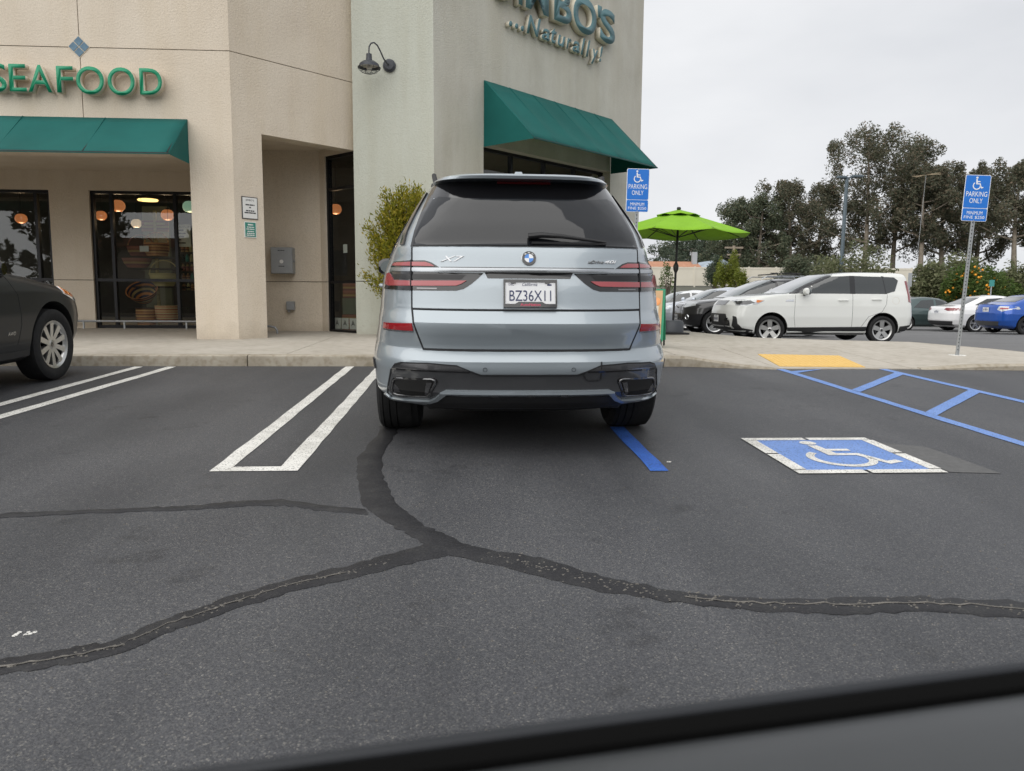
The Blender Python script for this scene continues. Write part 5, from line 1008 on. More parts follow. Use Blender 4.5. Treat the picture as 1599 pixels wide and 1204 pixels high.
for sd in (-1, 1):
    o = MB()
    for k in (0, 1): c0 = Vector((0, b.pt('front', 0, .80, .022).y, .80)); o.tube([c0 + Vector((sd * (.03 + .06 * k) + .04 * math.cos(R(a)), 0, .04 * math.sin(R(a)))) for a in range(0, 361, 24)], .005, 5)
    o.build('ring_emblem', 'chrome', gr)
    P = [(.45 * sd, .90), (.52 * sd, .93), (.74 * sd, .93), (.80 * sd, .85), (.55 * sd, .78), (.47 * sd, .80)]
    b.patch('headlight', 'front', P, 'lamp_clear', off=.008, th=.012, step=.06)
    o = MB().lathe([(.055, 0), (.065, .014), (.075, 0)], 18, 'y').build('fog_ring', 'chrome', rt, smooth=40); o.location = b.pt('front', sd * .66, .52, .01); o.rotation_euler = (0, 0, R(-25 * sd))
    MB().tube([(sd * .58, .8, 1.62), (sd * .6, .9, 1.70), (sd * .6, 2.2, 1.70), (sd * .57, 2.35, 1.61)], .015, 6).build('roof_rail', 'satin', rt)
b.plate(b.pt('front', 0, .52, .03), None, (0, 0, R(180)), frame=False); b.mirror(2.95, 1.10, g, reach=.17)
rk = MB()
for yy in (1.25, 1.95): rk.box((-.66, yy - .04, 1.745), (.66, yy + .04, 1.775))
for yy in (1.25, 1.95):
    MB().box((-.68, yy - .04, 1.745), (.68, yy + .04, 1.775)).build('roof_crossbar', 'matt_trim', rt, bevel=.01)
MB().box((-.52, 1.2, 1.775), (-.44, 2.05, 1.80)).build('ski_clamp', 'matt_trim', rt, bevel=.008)

# ------------------------------------------------------------------ plainer cars further off
def sedan(L, W, H, hood=.92, cowl=1.35, roof_f=1.9, roof_r=1.0, deck=.55, deck_z=.98, tail=.0):
    f = L; hw = W / 2
    return dict(rear=[(.2, .3), (.32, .07), (.48, 0), (.75, .0), (deck_z - .10, .03), (deck_z - .02, .07), (deck_z + .02, deck * .7), (deck_z + .06, deck), (H - .16, roof_r - .22), (H - .07, roof_r), (H - .03, roof_r + .25), (H - .01, roof_r + .5)],
        front=[(.2, f - .4), (.3, f - .1), (.45, f - .02), (.6, f), (hood - .22, f - .05), (hood - .12, f - .16), (hood - .05, f - .45), (hood + .01, f - cowl + .25), (hood + .05, f - cowl), (H - .16, f - roof_f + .25), (H - .07, f - roof_f), (H - .03, f - roof_f - .25), (H - .01, f - roof_f - .5)],
        width=[(.2, hw - .14), (.28, hw - .04), (.5, hw - .005), (.72, hw), (.88, hw - .03), (.97, hw - .08), (1.2, hw - .2), (H - .1, hw - .3), (H - .03, hw - .38), (H - .01, hw - .46)],
        cr=[(.3, .6), (.9, .6), (1.1, .45), (1.4, .5)], nr=[(.3, 3.5), (1., 3.2)], cf=[(.3, .8), (.9, .9), (1.1, .6), (1.4, .5)], nf=[(.3, 2.8), (1., 3.)], crown=.025)
def plain_car(name, label, spec, L, W, H, loc, yaw, pm, axles, side, wz, rwz, wr=.32, tails=None, heads=None, alloy='alloy', twin=False, plate=None, trim=None):
    b = Body(name, label, 'car', spec, loc, yaw); b.shell(pm, axles, wr + .05, .32, wr + .012)
    for yy in axles:
        for sd in (-1, 1): b.wheel(sd * (W / 2 - .005), yy, wr, wr * .68, .2, 5, alloy, twin, sw=.036)
    b.window_set(wz, .84, rwz, .82, side); b.mirror(max(q[0] for q in side[0]) - .12, side[0][0][1] + .03, pm, reach=.14); b.handle(L * .42, .84, pm); b.handle(L * .23, .86, pm)
    for v in 'RL': b.seam(v, [(L * .46, .3), (L * .46, .95)], .006); b.seam(v, [(L * .69, .3), (L * .68, .93)], .006)
    if tails:
        for o in b.both('tail_light', 'rear', tails, 'lamp_red_dark', off=.006, step=.06): pass
    if heads: b.both('headlight', 'front', heads, 'lamp_clear', off=.006, step=.06)
    if plate: b.plate(b.pt('rear', 0, plate[1], .012), plate[0])
    if trim: b.patch('rear_bumper_trim', 'rear', trim, 'matt_trim', off=.006, step=.08)
    return b
pr = sedan(4.48, 1.75, 1.49, .98, 1.15, 2.05, 1.1, .25, 1.08)
p = at(1028, 26.6)
plain_car('parked_hatchback', 'silver-white wedge-shaped hatchback facing the pavement behind the umbrella pole', pr, 4.48, 1.75, 1.49, (p.x + 4.48, p.y + .875, -.03), R(90), 'paint_silver', (.85, 3.55), [[(3.35, 1.03), (2.7, 1.32), (2.3, 1.38), (2.05, 1.38), (2.03, 1.0)], [(1.95, 1.0), (1.97, 1.38), (1.3, 1.33), (.9, 1.05)]], (1.04, 1.40), (1.14, 1.36), .31, heads=[(.5, .86), (.6, .92), (.78, .8), (.6, .7)])
p = at(985, 30.0)
plain_car('parked_hatchback', 'pale car mostly hidden behind the silver-white wedge-shaped hatchback', sedan(4.4, 1.78, 1.5, .96, 1.2, 2.0, .9, .3, 1.02), 4.4, 1.78, 1.5, (p.x + 4.4, p.y + .9, -.12), R(90), 'paint_white2', (.85, 3.5), [[(3.2, 1.0), (2.6, 1.34), (2.05, 1.4), (2.03, 1.0)], [(1.95, 1.0), (1.97, 1.4), (1.3, 1.35), (.9, 1.05)]], (1.02, 1.42), (1.08, 1.4), .31)
p = at(1360, 33.5)
plain_car('parked_sedan', 'dark green sedan half hidden behind the white boxy hatchback', sedan(4.8, 1.82, 1.45, .92, 1.45, 2.1, 1.2, .6, 1.0), 4.8, 1.82, 1.45, (p.x + .2, p.y + .3, -.27), R(-90), 'paint_green', (1.0, 3.8), [[(3.4, .95), (2.8, 1.28), (2.35, 1.34), (2.3, .95)], [(2.2, .95), (2.25, 1.34), (1.7, 1.3), (1.3, 1.0)]], (.98, 1.38), (1.06, 1.36))
p = at(1481, 30.2)
plain_car('parked_sedan', 'white sedan with wide red tail lights in the far row, left of the blue coupe', sedan(4.9, 1.86, 1.46, .93, 1.4, 2.1, 1.35, .62, 1.03), 4.9, 1.86, 1.46, (p.x, p.y + .93, -.205), R(-90), 'paint_pearl', (1.05, 3.88), [[(3.45, .97), (2.8, 1.3), (2.35, 1.36), (2.3, .98)], [(2.2, .98), (2.25, 1.36), (1.6, 1.32), (1.05, 1.08)]], (.98, 1.39), (1.10, 1.37), .335, tails=[(.42, .90), (.50, .96), (.86, .96), (.89, .86), (.60, .84)], plate=(None, .80), alloy='alloy', twin=True, trim=[(-.75, .27), (.75, .27), (.80, .44), (-.80, .44)])
p = at(1562, 26.4)
bc = plain_car('parked_coupe', 'bright blue hatchback coupe in the far row at the right edge', sedan(4.42, 1.80, 1.41, .92, 1.35, 2.0, 1.1, .45, 1.05), 4.42, 1.80, 1.41, (p.x, p.y + .9, -.115), R(-90), 'paint_cobalt', (.9, 3.6), [[(3.1, .98), (2.5, 1.26), (2.1, 1.31), (1.5, 1.26), (1.2, 1.02)]], (.98, 1.34), (1.13, 1.32), .325, tails=None, plate=(None, .86), alloy='alloy_dark', twin=True)
bc.both('tail_light', 'rear', [(.52, .86), (.56, .98), (.86, .97), (.88, .88), (.7, .80)], 'lamp_clear', off=.006, step=.06); bc.patch('rear_diffuser', 'rear', [(-.55, .30), (.55, .30), (.62, .46), (-.62, .46)], 'diffuser_grey', off=.006, step=.08); bc.both('red_lens', 'rear', [(.60, .87), (.62, .94), (.80, .93), (.80, .88)], 'lamp_red', off=.010, th=.006, step=.06)
# ------------------------------------------------------------------ parking signs, umbrella, sandwich board
def rrect(w, h, r, n=5):
    P = []
    for cx, cz, a0 in ((w / 2 - r, -h / 2 + r, -90), (w / 2 - r, h / 2 - r, 0), (-w / 2 + r, h / 2 - r, 90), (-w / 2 + r, -h / 2 + r, 180)):
        P += [(cx + r * math.cos(R(a0 + 90 * k / n)), cz + r * math.sin(R(a0 + 90 * k / n))) for k in range(n + 1)]
    return P
def plane_shape(poly, y0, y1, name, m, parent):
    n = len(poly); mb = MB(); mb.add([(a, y0, c) for a, c in poly] + [(a, y1, c) for a, c in poly], [tuple(range(n)), tuple(range(n, 2 * n))[::-1]] + [(i, i + n, (i + 1) % n + n, (i + 1) % n) for i in range(n)]); return mb.build(name, m, parent)
def parking_sign(label, loc, top, yaw, tilt, w=.315):
    t = thing('parking_sign', label, 'sign', loc, (0, tilt, yaw)); k = w / .31; h = .575 * k
    zc = top - h / 2
    mb = MB(); rings = []
    for z in [.0, top - .02]: rings.append([(-.024, .0, z), (-.022, -.014, z), (-.012, -.014, z), (-.010, -.004, z), (.010, -.004, z), (.012, -.014, z), (.022, -.014, z), (.024, 0, z), (.024, .004, z), (-.024, .004, z)])
    mb.loft(rings); po = mb.build('post', 'galvanised', t)
    hb = MB(); n = int((top - h) / .05)
    for i in range(n): hb.add([(x_, -.0055, .08 + i * .05 + z_) for x_, z_ in ((-.005, -.008), (.005, -.008), (.005, .008), (-.005, .008))], [(0, 1, 2, 3)])
    stuff(hb.build('punched_holes', 'well_black', po))
    pn = plane_shape([(a, c + zc) for a, c in rrect(w, h, .022)], -.019, -.016, 'panel', 'sign_white', t)
    up_h = h * .70; lo_h = h * .265
    plane_shape([(a, c + zc + h / 2 - up_h / 2 - .007) for a, c in rrect(w - .016, up_h, .017)], -.0215, -.0195, 'blue_field', 'sign_blue', pn)
    plane_shape([(a, c + zc - h / 2 + lo_h / 2 + .006) for a, c in rrect(w - .016, lo_h, .014)], -.0215, -.0195, 'blue_field', 'sign_blue', pn)
    s = .175 * k
    for sh_ in isa_shapes(): plane_shape([(-s * .52 + s * a, zc + h / 2 - .018 - s + s * c) for a, c in sh_], -.0235, -.0216, 'symbol_shape', 'sign_white', pn)
    def ln_(tx_, wd, hh, z_, bold=.0):
        o = link('lettering', text_mesh(tx_, width=wd, height=hh, bold=bold), 'sign_white', pn); o.location = (-wd / 2, -.0225, z_)
    ln_('PARKING', .255 * k, .062 * k, zc + .020 * k); ln_('ONLY', .16 * k, .060 * k, zc - .062 * k)
    ln_('MINIMUM', .19 * k, .042 * k, zc - h / 2 + .083 * k); ln_('FINE $250', .25 * k, .042 * k, zc - h / 2 + .026 * k)
    for z_ in (zc + h / 2 - .015, zc - h / 2 + .014): MB().lathe([(.001, -.0265), (.006, -.026), (.008, -.0195)], 8, 'y', (0, 0, z_)).build('bolt', 'galvanised', pn)
    return t
parking_sign('blue accessible parking sign on a leaning perforated post at the right', (6.86, 10.40, walk_z(6.86, 10.4)), 2.47, R(-8), R(2.4), .335)
parking_sign('blue accessible parking sign rising behind the right roof corner of the grey SUV', (2.31, 10.75, walk_z(2.31, 10.75)), 2.455, R(0), R(.8), .315)
o = MB().lathe([(.0, .0), (.11, .003), (.12, -.01)], 20, 'z', (6.86, 10.40, walk_z(6.86, 10.4) + .002)).build('post_footing', 'paint_white', walk)

noisy('umbrella_green', [(.3, (.19, .40, .012)), (.7, (.225, .46, .02))], scale=3, rough=.85)
um = thing('market_umbrella', 'open lime green market umbrella on a dark crank pole', 'umbrella', (3.66, 13.6, walk_z(3.66, 13.6)), (0, R(1.2), 0)); z0 = walk_z(3.66, 13.6)
MB().tube([(0, 0, .05), (0, 0, 2.17)], .021, 12).build('pole', 'black_metal', um, smooth=40)
MB().tube([(0, 0, 1.08), (0, 0, 1.13), (0, 0, 1.2), (0, 0, 1.26)], [.022, .045, .05, .022], 12).build('crank_housing', 'black_plastic', um, smooth=40)
MB().lathe([(.001, 2.225), (.03, 2.22), (.04, 2.19), (.022, 2.16)], 12, 'z').build('finial', 'black_plastic', um)
mb = MB(); Rr, ZT, ZR = 1.26, 2.165, 1.775; n = 8; K = 6; rings = []
for j in range(7):
    q = .16 + .84 * j / 6; ring = []
    for i in range(n * K):
        a = 2 * math.pi * (i / (n * K)) + R(12); u = (i % K) / K; pinch = (math.cos(math.pi / n) / math.cos(math.pi / n * (2 * u - 1))); sag = .035 * q * math.sin(math.pi * u)
        r_ = Rr * q * pinch; ring.append((r_ * math.cos(a), r_ * math.sin(a), ZT - .02 - (ZT - ZR) * (q ** 1.08) - sag))
    rings.append(ring)
mb.loft(rings, True, False); cp = mb.build('canopy', 'umbrella_green', um, smooth=24); cp.modifiers.new('t', 'SOLIDIFY').thickness = .004
mb = MB(); rings = []
for j in range(3):
    q = .02 + .28 * j / 2; rings.append([(Rr * q * math.cos(2 * math.pi * i / 48 + R(12)), Rr * q * math.sin(2 * math.pi * i / 48 + R(12)), ZT + .012 - .40 * q * (.9 + .1 * math.cos(i * 6.283 / 6))) for i in range(48)])
mb.loft(rings, True, False); o = mb.build('vent_cap', 'umbrella_green', um, smooth=30); o.modifiers.new('t', 'SOLIDIFY').thickness = .004
for i in range(n):
    a = 2 * math.pi * i / n + R(12); c, s_ = math.cos(a), math.sin(a)
    MB().tube([(.03 * c, .03 * s_, ZT - .05), (Rr * .98 * c, Rr * .98 * s_, ZR - .012)], .008, 6).build('rib', 'black_metal', um); MB().tube([(.03 * c, .03 * s_, 1.70), (Rr * .55 * c, Rr * .55 * s_, ZT - .05 - .42 * .55 + .02)], .007, 6).build('strut', 'black_metal', um)
MB().box((-.24, -.24, 0), (.24, .24, .03)).build('base_plate', 'black_plastic', um, bevel=.008); MB().lathe([(.001, .03), (.19, .03), (.185, .2), (.16, .235), (.03, .24)], 20, 'z').build('base_weight', 'lamp_slate', um, smooth=35)
ab = thing('sandwich_board', 'green sandwich board with a peach grocery bag poster beside the rear of the grey SUV', 'sign', (2.58, 10.95, walk_z(2.58, 10.95)), (0, 0, R(-20)))
noisy('board_green', [(.3, (.01, .20, .10)), (.7, (.015, .26, .13))], scale=4, rough=.5); noisy('bag_paper', [(.3, (.52, .33, .17)), (.7, (.62, .42, .24))], scale=8, rough=.8); noisy('peach', [(.3, (.75, .25, .06)), (.7, (.8, .38, .16))], scale=14, rough=.6); mat('logo_red', (.65, .05, .06), .6)
for s_, nm in ((1, 'front_panel'), (-1, 'back_panel')):
    mb = MB(); mb.add([(-.30, -.28 * s_, .10), (.30, -.28 * s_, .10), (.30, -.03 * s_, 1.02), (-.30, -.03 * s_, 1.02), (-.30, -.255 * s_, .10), (.30, -.255 * s_, .10), (.30, -.005 * s_, 1.02), (-.30, -.005 * s_, 1.02)], [(0, 1, 2, 3), (7, 6, 5, 4), (0, 4, 5, 1), (1, 5, 6, 2), (2, 6, 7, 3), (3, 7, 4, 0)]); mb.build(nm, 'board_green', ab)
    for xx in (-.27, .27): MB().tube([(xx, -.30 * s_, 0), (xx, -.262 * s_, .13)], .017, 6).build('foot', 'black_plastic', ab)
ab.scale = (.8, .8, .80)
pst = MB().add([(-.26, -.2705, .16), (.26, -.2705, .16), (.26, -.045, .99), (-.26, -.045, .99)], [(0, 1, 2, 3)]).build('poster', 'bag_paper', ab)
def onb(x_, v): return (x_, -.273 + (v - .16) * (.2255 / .83) - .002, v)
MB().add([onb(-.2, .42), onb(.2, .42), onb(.2, .72), onb(-.2, .72)], [(0, 1, 2, 3)]).build('bag_front', 'letter_cream', pst)
for x_, v, r_ in ((-.12, .84, .09), (.05, .86, .10), (.16, .80, .07), (-.02, .78, .07)): MB().add([onb(x_ + r_ * math.cos(6.283 * k / 14), v + r_ * math.sin(6.283 * k / 14)) for k in range(14)], [tuple(range(14))]).build('fruit', 'peach', pst).location = (0, -.002, 0)
MB().add([onb(.11 * math.cos(6.283 * k / 16), .58 + .11 * math.sin(6.283 * k / 16)) for k in range(16)] + [onb(.06 * math.cos(6.283 * k / 16), .58 + .06 * math.sin(6.283 * k / 16)) for k in range(16)], [(k, (k + 1) % 16, (k + 1) % 16 + 16, k + 16) for k in range(16)]).build('red_emblem', 'logo_red', pst).location = (0, -.004, 0)
MB().add([onb(-.26, .16 - .02), onb(.26, .16 - .02), onb(.26, .22), onb(-.26, .22)], [(0, 1, 2, 3)]).build('pale_strip', 'white_paint', ab).location = (0, -.003, 0)

# ------------------------------------------------------------------ planting
def leaf_mat(name, stops):
    m = noisy(name, stops, island=True, rough=.6, spec=.25); t = m.node_tree; b_ = t.nodes['Principled BSDF']; tr = t.nodes.new('ShaderNodeBsdfTranslucent'); mxs = t.nodes.new('ShaderNodeMixShader'); mxs.inputs[0].default_value = .35
    t.links.new(b_.inputs['Base Color'].links[0].from_socket, tr.inputs[0]); t.links.new(b_.outputs[0], mxs.inputs[1]); t.links.new(tr.outputs[0], mxs.inputs[2]); t.links.new(mxs.outputs[0], t.nodes['Material Output'].inputs[0]); return m
def leaves(clumps, rng, size, ratio, droop, per, shell=.35, up=.0):
    """leaf quads scattered through ellipsoidal clumps: (centre, radii)"""
    V = []; F = []
    for (c, rad) in clumps:
        n = int(per * (.7 + .6 * rng.random()))
        d = rng.normal(size=(n, 3)); d /= np.linalg.norm(d, axis=1)[:, None]; r = (shell + (1 - shell) * rng.random(n) ** .6)[:, None]
        P = np.array(c) + d * r * np.array(rad)
        a = rng.normal(size=(n, 3)); a[:, 2] = a[:, 2] * .6 - droop + up; a /= np.linalg.norm(a, axis=1)[:, None]
        b_ = np.cross(a, rng.normal(size=(n, 3))); b_ /= np.linalg.norm(b_, axis=1)[:, None] + 1e-9
        s = size * (.6 + .8 * rng.random(n))[:, None]; A = a * s; B_ = b_ * s * ratio
        k = len(V) * 0 + sum(len(v) for v in V)
        q = np.stack([P - A * .5, P + B_ * .5 - A * .05, P + A * .5, P - B_ * .5 - A * .05], 1).reshape(-1, 3); V.append(q)
        F.append(np.arange(n * 4).reshape(n, 4) + k)
    return np.concatenate(V), np.concatenate(F)
def leaf_obj(name, VF, m, parent):
    V, F = VF; me = bpy.data.meshes.new(name); me.from_pydata(V.tolist(), [], F.tolist()); me.update(); return link(name, me, m, parent)
noisy('bark_pale', [(.3, (.16, .13, .10)), (.7, (.30, .26, .21))], scale=2, rough=.9, bump=.4, bscale=12, bdist=.03); noisy('bark_dark', [(.3, (.07, .055, .04)), (.7, (.13, .10, .08))], scale=6, rough=.9)
leaf_mat('leaf_euc', [(.0, (.080, .094, .062)), (.5, (.124, .128, .086)), (.85, (.168, .148, .102)), (1, (.20, .145, .10))])
leaf_mat('leaf_euc_green', [(.0, (.072, .096, .062)), (.5, (.112, .134, .084)), (1, (.16, .155, .10))])
leaf_mat('leaf_far', [(.0, (.065, .09, .068)), (.5, (.09, .12, .082)), (1, (.125, .14, .092))])
leaf_mat('leaf_bush', [(.0, (.095, .115, .052)), (.5, (.145, .16, .08)), (1, (.20, .20, .115))])
leaf_mat('leaf_citrus', [(.0, (.045, .09, .02)), (.5, (.08, .13, .03)), (1, (.13, .17, .05))])
leaf_mat('leaf_yew', [(.0, (.13, .15, .012)), (.4, (.23, .23, .02)), (.8, (.35, .31, .03)), (1, (.46, .34, .05))])
leaf_mat('leaf_lime', [(.0, (.12, .16, .02)), (1, (.24, .26, .05))])
mat('fruit_orange', (.80, .33, .02), .45)

def tree(name, label, base, H, spread, seed, leaf='leaf_euc', per=230, nl=9, low=.3, size=.42, trunk_r=.3, lean=0., group='eucalyptus trees beyond the fence', clr=1.0, bark='bark_pale'):
    rng = np.random.default_rng(seed); t = thing(name, label, 'tree', base, group=group)
    mb = MB(); top = Vector((lean * H, 0, H * .9)); path = []
    for k in range(9):
        q = k / 8; path.append(Vector((lean * H * q + .02 * H * math.sin(3 * q + seed), .015 * H * math.sin(2.3 * q + seed * 2), H * .9 * q)))
    mb.tube(path, [trunk_r * (1 - .85 * k / 8) + .02 for k in range(9)], 7, False)
    clumps = []
    for i in range(nl):
        q = low + (1 - low) * (i + rng.random() * .8) / nl; k = min(int(q * 8), 7); p0 = path[k].lerp(path[k + 1], min(q * 8 - k, 1))
        az = i * 2.4 + rng.random(); out_ = spread * (.45 + .75 * math.sin(math.pi * min(1, .18 + q * .72))) * (.55 + .5 * rng.random()); rise = H * (.06 + .12 * rng.random())
        e = p0 + Vector((math.cos(az) * out_, math.sin(az) * out_ * .8, rise)); m1 = p0.lerp(e, .5) + Vector((0, 0, -rise * .12))
        if e.z > H * .94: e.z = H * .94
        mb.tube([p0, m1, e], [trunk_r * .38 * (1.1 - q) + .03, trunk_r * .25 * (1.1 - q) + .02, .02], 5, False)
        for s_ in range(5):
            q2 = .25 + .8 * rng.random(); c = p0.lerp(e, q2) + Vector((rng.normal() * spread * .14, rng.normal() * spread * .14, rng.normal() * spread * .16)); r_ = spread * (.11 + .13 * rng.random()) * clr
            if c.z > H * .97: c.z = H * .95
            clumps.append((tuple(c), (r_, r_, r_ * (1.0 + .5 * rng.random()))))
    for s_ in range(5): c = path[8] + Vector((rng.normal() * spread * .16, rng.normal() * spread * .16, H * .03 + rng.normal() * H * .03)); r_ = spread * (.14 + .1 * rng.random()); clumps.append((tuple(c), (r_, r_, r_ * 1.2)))
    mb.build('trunk', bark, t, smooth=60); leaf_obj('crown', leaves(clumps, rng, size, .42, .55, per), leaf, t)
    return t
def bush(name, label, base, rx, ry, rz, seed, leaf='leaf_bush', per=260, n=40, size=.2, fruit=0, group=None, cat='shrub'):
    rng = np.random.default_rng(seed); t = thing(name, label, cat, base, group=group); cl = []
    for i in range(n):
        d = rng.normal(size=3); d /= np.linalg.norm(d); d[2] = abs(d[2]) * 1.0 if rng.random() < .8 else d[2] * .3; k = .35 + .6 * rng.random() ** .6
        r_ = .26 + .14 * rng.random(); cl.append(((d[0] * rx * k, d[1] * ry * k, rz * .42 + d[2] * rz * .58 * k), (rx * r_, ry * r_, rz * r_ * .7)))
    leaf_obj('crown', leaves(cl, rng, size, .45, .1, per), leaf, t)
    mb = MB()
    for i in range(5): a = i * 1.3; mb.tube([(0, 0, 0), (rx * .2 * math.cos(a), ry * .2 * math.sin(a), rz * .35), (rx * .5 * math.cos(a), ry * .5 * math.sin(a), rz * .75)], [.07, .05, .015], 5, False)
    mb.build('trunk', 'bark_dark', t)
    if fruit:
        me = None
        for i in range(fruit):
            c, r_ = cl[int(rng.integers(len(cl)))]; d = rng.normal(size=3); d[1] = -abs(d[1]); d /= np.linalg.norm(d)
            if me is None: me = MB().lathe([(.001, -.06), (.04, -.045), (.06, 0), (.04, .045), (.001, .06)], 8, 'z').mesh('orange'); me.materials.append(MATS['fruit_orange']); me.polygons.foreach_set('use_smooth', [True] * len(me.polygons))
            o = bpy.data.objects.new('orange', me); col.objects.link(o); o.parent = t; o.location = Vector(c) + Vector(d * np.array(r_) * .95)
    return t
# feathery yellow-green shrub by the tower wall
rng = np.random.default_rng(5); t = thing('podocarpus_shrub', 'feathery yellow-green upright shrub against the sage tower wall', 'shrub', (-1.0, 12.8, .43)); mb = MB(); cl = []
TIPS = []
for i in range(130):
    q = (i + rng.random()) / 130; z = .62 + 1.75 * q; half = .37 + .29 * math.sin(math.pi * min(1, q * .95 + .08)) ; a = i * 2.399; r_ = half * (.45 + .6 * rng.random())
    if rng.random() < .15: r_ *= 1.25
    p0 = Vector((0, 0, z * .55)); e = Vector((r_ * math.cos(a), r_ * math.sin(a) * .75, z + .12 * rng.random())); mb.tube([p0, p0.lerp(e, .5) + Vector((0, 0, .05)), e], [.009, .006, .003], 4, False); TIPS.append((p0, e))
for i in range(4): mb.tube([(0, 0, 0), (.05 * math.cos(i * 1.6), .05 * math.sin(i * 1.6), .7), (.12 * math.cos(i * 1.6), .12 * math.sin(i * 1.6), 1.9)], [.025, .018, .006], 6, False)
mb.build('trunk', 'bark_dark', t)
V = []; F = []
for p0, e in TIPS:
    ax = (e - p0).normalized(); n = 260
    for k in range(n):
        q = .40 + .62 * rng.random(); c = p0.lerp(e, q) + Vector(rng.normal(size=3) * .05); d = (ax * .6 + Vector((rng.normal() * .6, rng.normal() * .6, rng.normal() * .45 + .3))).normalized(); w = d.cross(Vector(rng.normal(size=3))).normalized(); L = .045 + .04 * rng.random()
        k0 = len(V); V += [tuple(c), tuple(c + d * L * .5 + w * .0095), tuple(c + d * L), tuple(c + d * L * .5 - w * .0095)]; F.append((k0, k0 + 1, k0 + 2, k0 + 3))
me = bpy.data.meshes.new('crown'); me.from_pydata(V, [], F); link('crown', me, 'leaf_yew', t)

def far_z(y): return float(np.interp(y, *TP)) - .04 if y > 50 else lot_z(0, y)
def spot(px, d): p = at(px, d); return (p.x, p.y, far_z(p.y))
# tall trees beyond the fence, from left to right: column, distance, row of the tree top, spread
LBL = ['small rounded tree furthest left of the far tree line, right of the grey SUV', 'dark bushy tree left of the umbrella pole in the far tree line', 'broad low dark tree directly behind the lime umbrella rim', 'dark eucalyptus just right of the lime umbrella', 'dense eucalyptus with a rounded head left of the lamp post', 'eucalyptus with a ragged top left of the lamp post', 'eucalyptus crown showing behind the lamp post', 'tallest eucalyptus of the far tree line, right of the lamp post', 'tall reddish eucalyptus just right of the tallest one', 'slender pale-stemmed eucalyptus with a gap below its crown', 'eucalyptus behind and left of the leaning parking sign', 'eucalyptus directly behind the leaning parking sign', 'eucalyptus with a forked pale trunk at the right edge', 'second eucalyptus cut off by the right edge']
TR = [(1045, 105, 386, 4.2, 'leaf_far', .10), (1075, 100, 376, 4.6, 'leaf_far', .12), (1118, 98, 378, 5.5, 'leaf_far', .05), (1148, 92, 318, 3.6, 'leaf_euc_green', .10), (1182, 90, 312, 4.2, 'leaf_euc_green', .06), (1226, 90, 290, 4.2, 'leaf_euc', .10), (1272, 94, 288, 4.4, 'leaf_euc', .08), (1340, 88, 210, 5.2, 'leaf_euc', .25), (1390, 92, 226, 5.2, 'leaf_euc', .25), (1428, 86, 262, 3.6, 'leaf_euc', .42), (1466, 90, 262, 4.4, 'leaf_euc', .25), (1512, 92, 272, 4.4, 'leaf_euc', .22), (1575, 84, 256, 4.2, 'leaf_euc', .35), (1625, 86, 238, 5.4, 'leaf_euc', .28)]
for k, (px, d, row, sp_, lf, low) in enumerate(TR):
    b0 = spot(px, d); H = CAM_Z + (463 - row) / FPX * d - b0[2]
    tree('eucalyptus_tree', LBL[k], b0, H / .99, sp_, 11 + k * 3, lf, per=200 if k > 2 else 160, nl=17 if k > 2 else 12, low=low, size=.29, trunk_r=.32, lean=(-.03, .02, 0, .03, -.02)[k % 5])
# clipped bushes and the orange tree in front of the fence line
for k, (px, d, rx, rz, lf, lb, fr_) in enumerate(((1326, 50, 2.7, 4.6, 'leaf_bush', 'wide rounded grey-green bush behind the white boxy hatchback', 0), (1250, 58, 2.2, 3.7, 'leaf_euc_green', 'dark low bush left of the lamp post', 0), (1455, 44, 1.7, 3.0, 'leaf_bush', 'grey-green bush left of the orange tree', 0), (1486, 46, 1.7, 3.4, 'leaf_bush', 'taller grey-green bush behind the orange tree', 0), (1517, 41, 1.55, 2.75, 'leaf_citrus', 'orange tree laden with ripe fruit behind the leaning sign post', 120), (1552, 42, 1.4, 2.5, 'leaf_citrus', 'bright green citrus bush right of the orange tree', 16), (1590, 43, 1.7, 2.9, 'leaf_bush', 'grey-green bush at the right edge behind the blue coupe', 0))):
    s_ = spot(px, d); bush('round_bush' if not fr_ else 'orange_tree', lb, (s_[0], s_[1], s_[2] + (.5 if d < 50 else .2)), rx, rx * .8, rz, 40 + k, lf, per=220, size=.2 if d > 43 else .17, fruit=fr_, cat='tree' if fr_ else 'shrub')
for px, d, h in ((1126, 64, 2.9), (1137, 64, 3.6), (1150, 63, 2.4)): s_ = spot(px, d); bush('yellow_shrub', {1126: 'left-hand yellow-green shrub above the fence by the house', 1137: 'tallest, middle yellow-green shrub above the fence by the house', 1150: 'right-hand, lowest yellow-green shrub above the fence by the house'}[px], s_, .8, .8, h, int(px), 'leaf_lime', per=130, n=18, size=.16, group='yellow shrubs by the house')
s_ = spot(1113, 66); bush('dark_shrub', 'dark rounded shrub in front of the blue-grey gable', s_, 1.0, 1.0, 3.0, 77, 'leaf_far', per=160, n=20, size=.18)
s_ = spot(1040, 60); bush('young_tree', 'thin young tree in front of the cream fence left of the umbrella pole', s_, .7, .7, 2.9, 78, 'leaf_citrus', per=60, n=12, size=.16, cat='tree')
rng = np.random.default_rng(3); cl = []
for i in range(90):
    x_ = -4 + i * .75; cl.append(((x_, 55.0 + rng.normal() * .3, far_z(55) + .35), (.5, .4, .4)))
stuff(leaf_obj('hedge_row', leaves(cl, rng, .2, .5, 0, 110), 'leaf_bush', None))['label'] = 'low green hedge at the foot of the cream fence'
noisy('dark_mesh', [(.3, (.012, .014, .012)), (.7, (.025, .028, .024))], scale=5, rough=.95)
a_, c_ = at(1405, 43), at(1640, 43); t = thing('screen_fence', 'low dark screened fence behind the far row of cars', 'fence', (a_.x, a_.y, -.45)); dx_ = c_ - a_; nn_ = 7
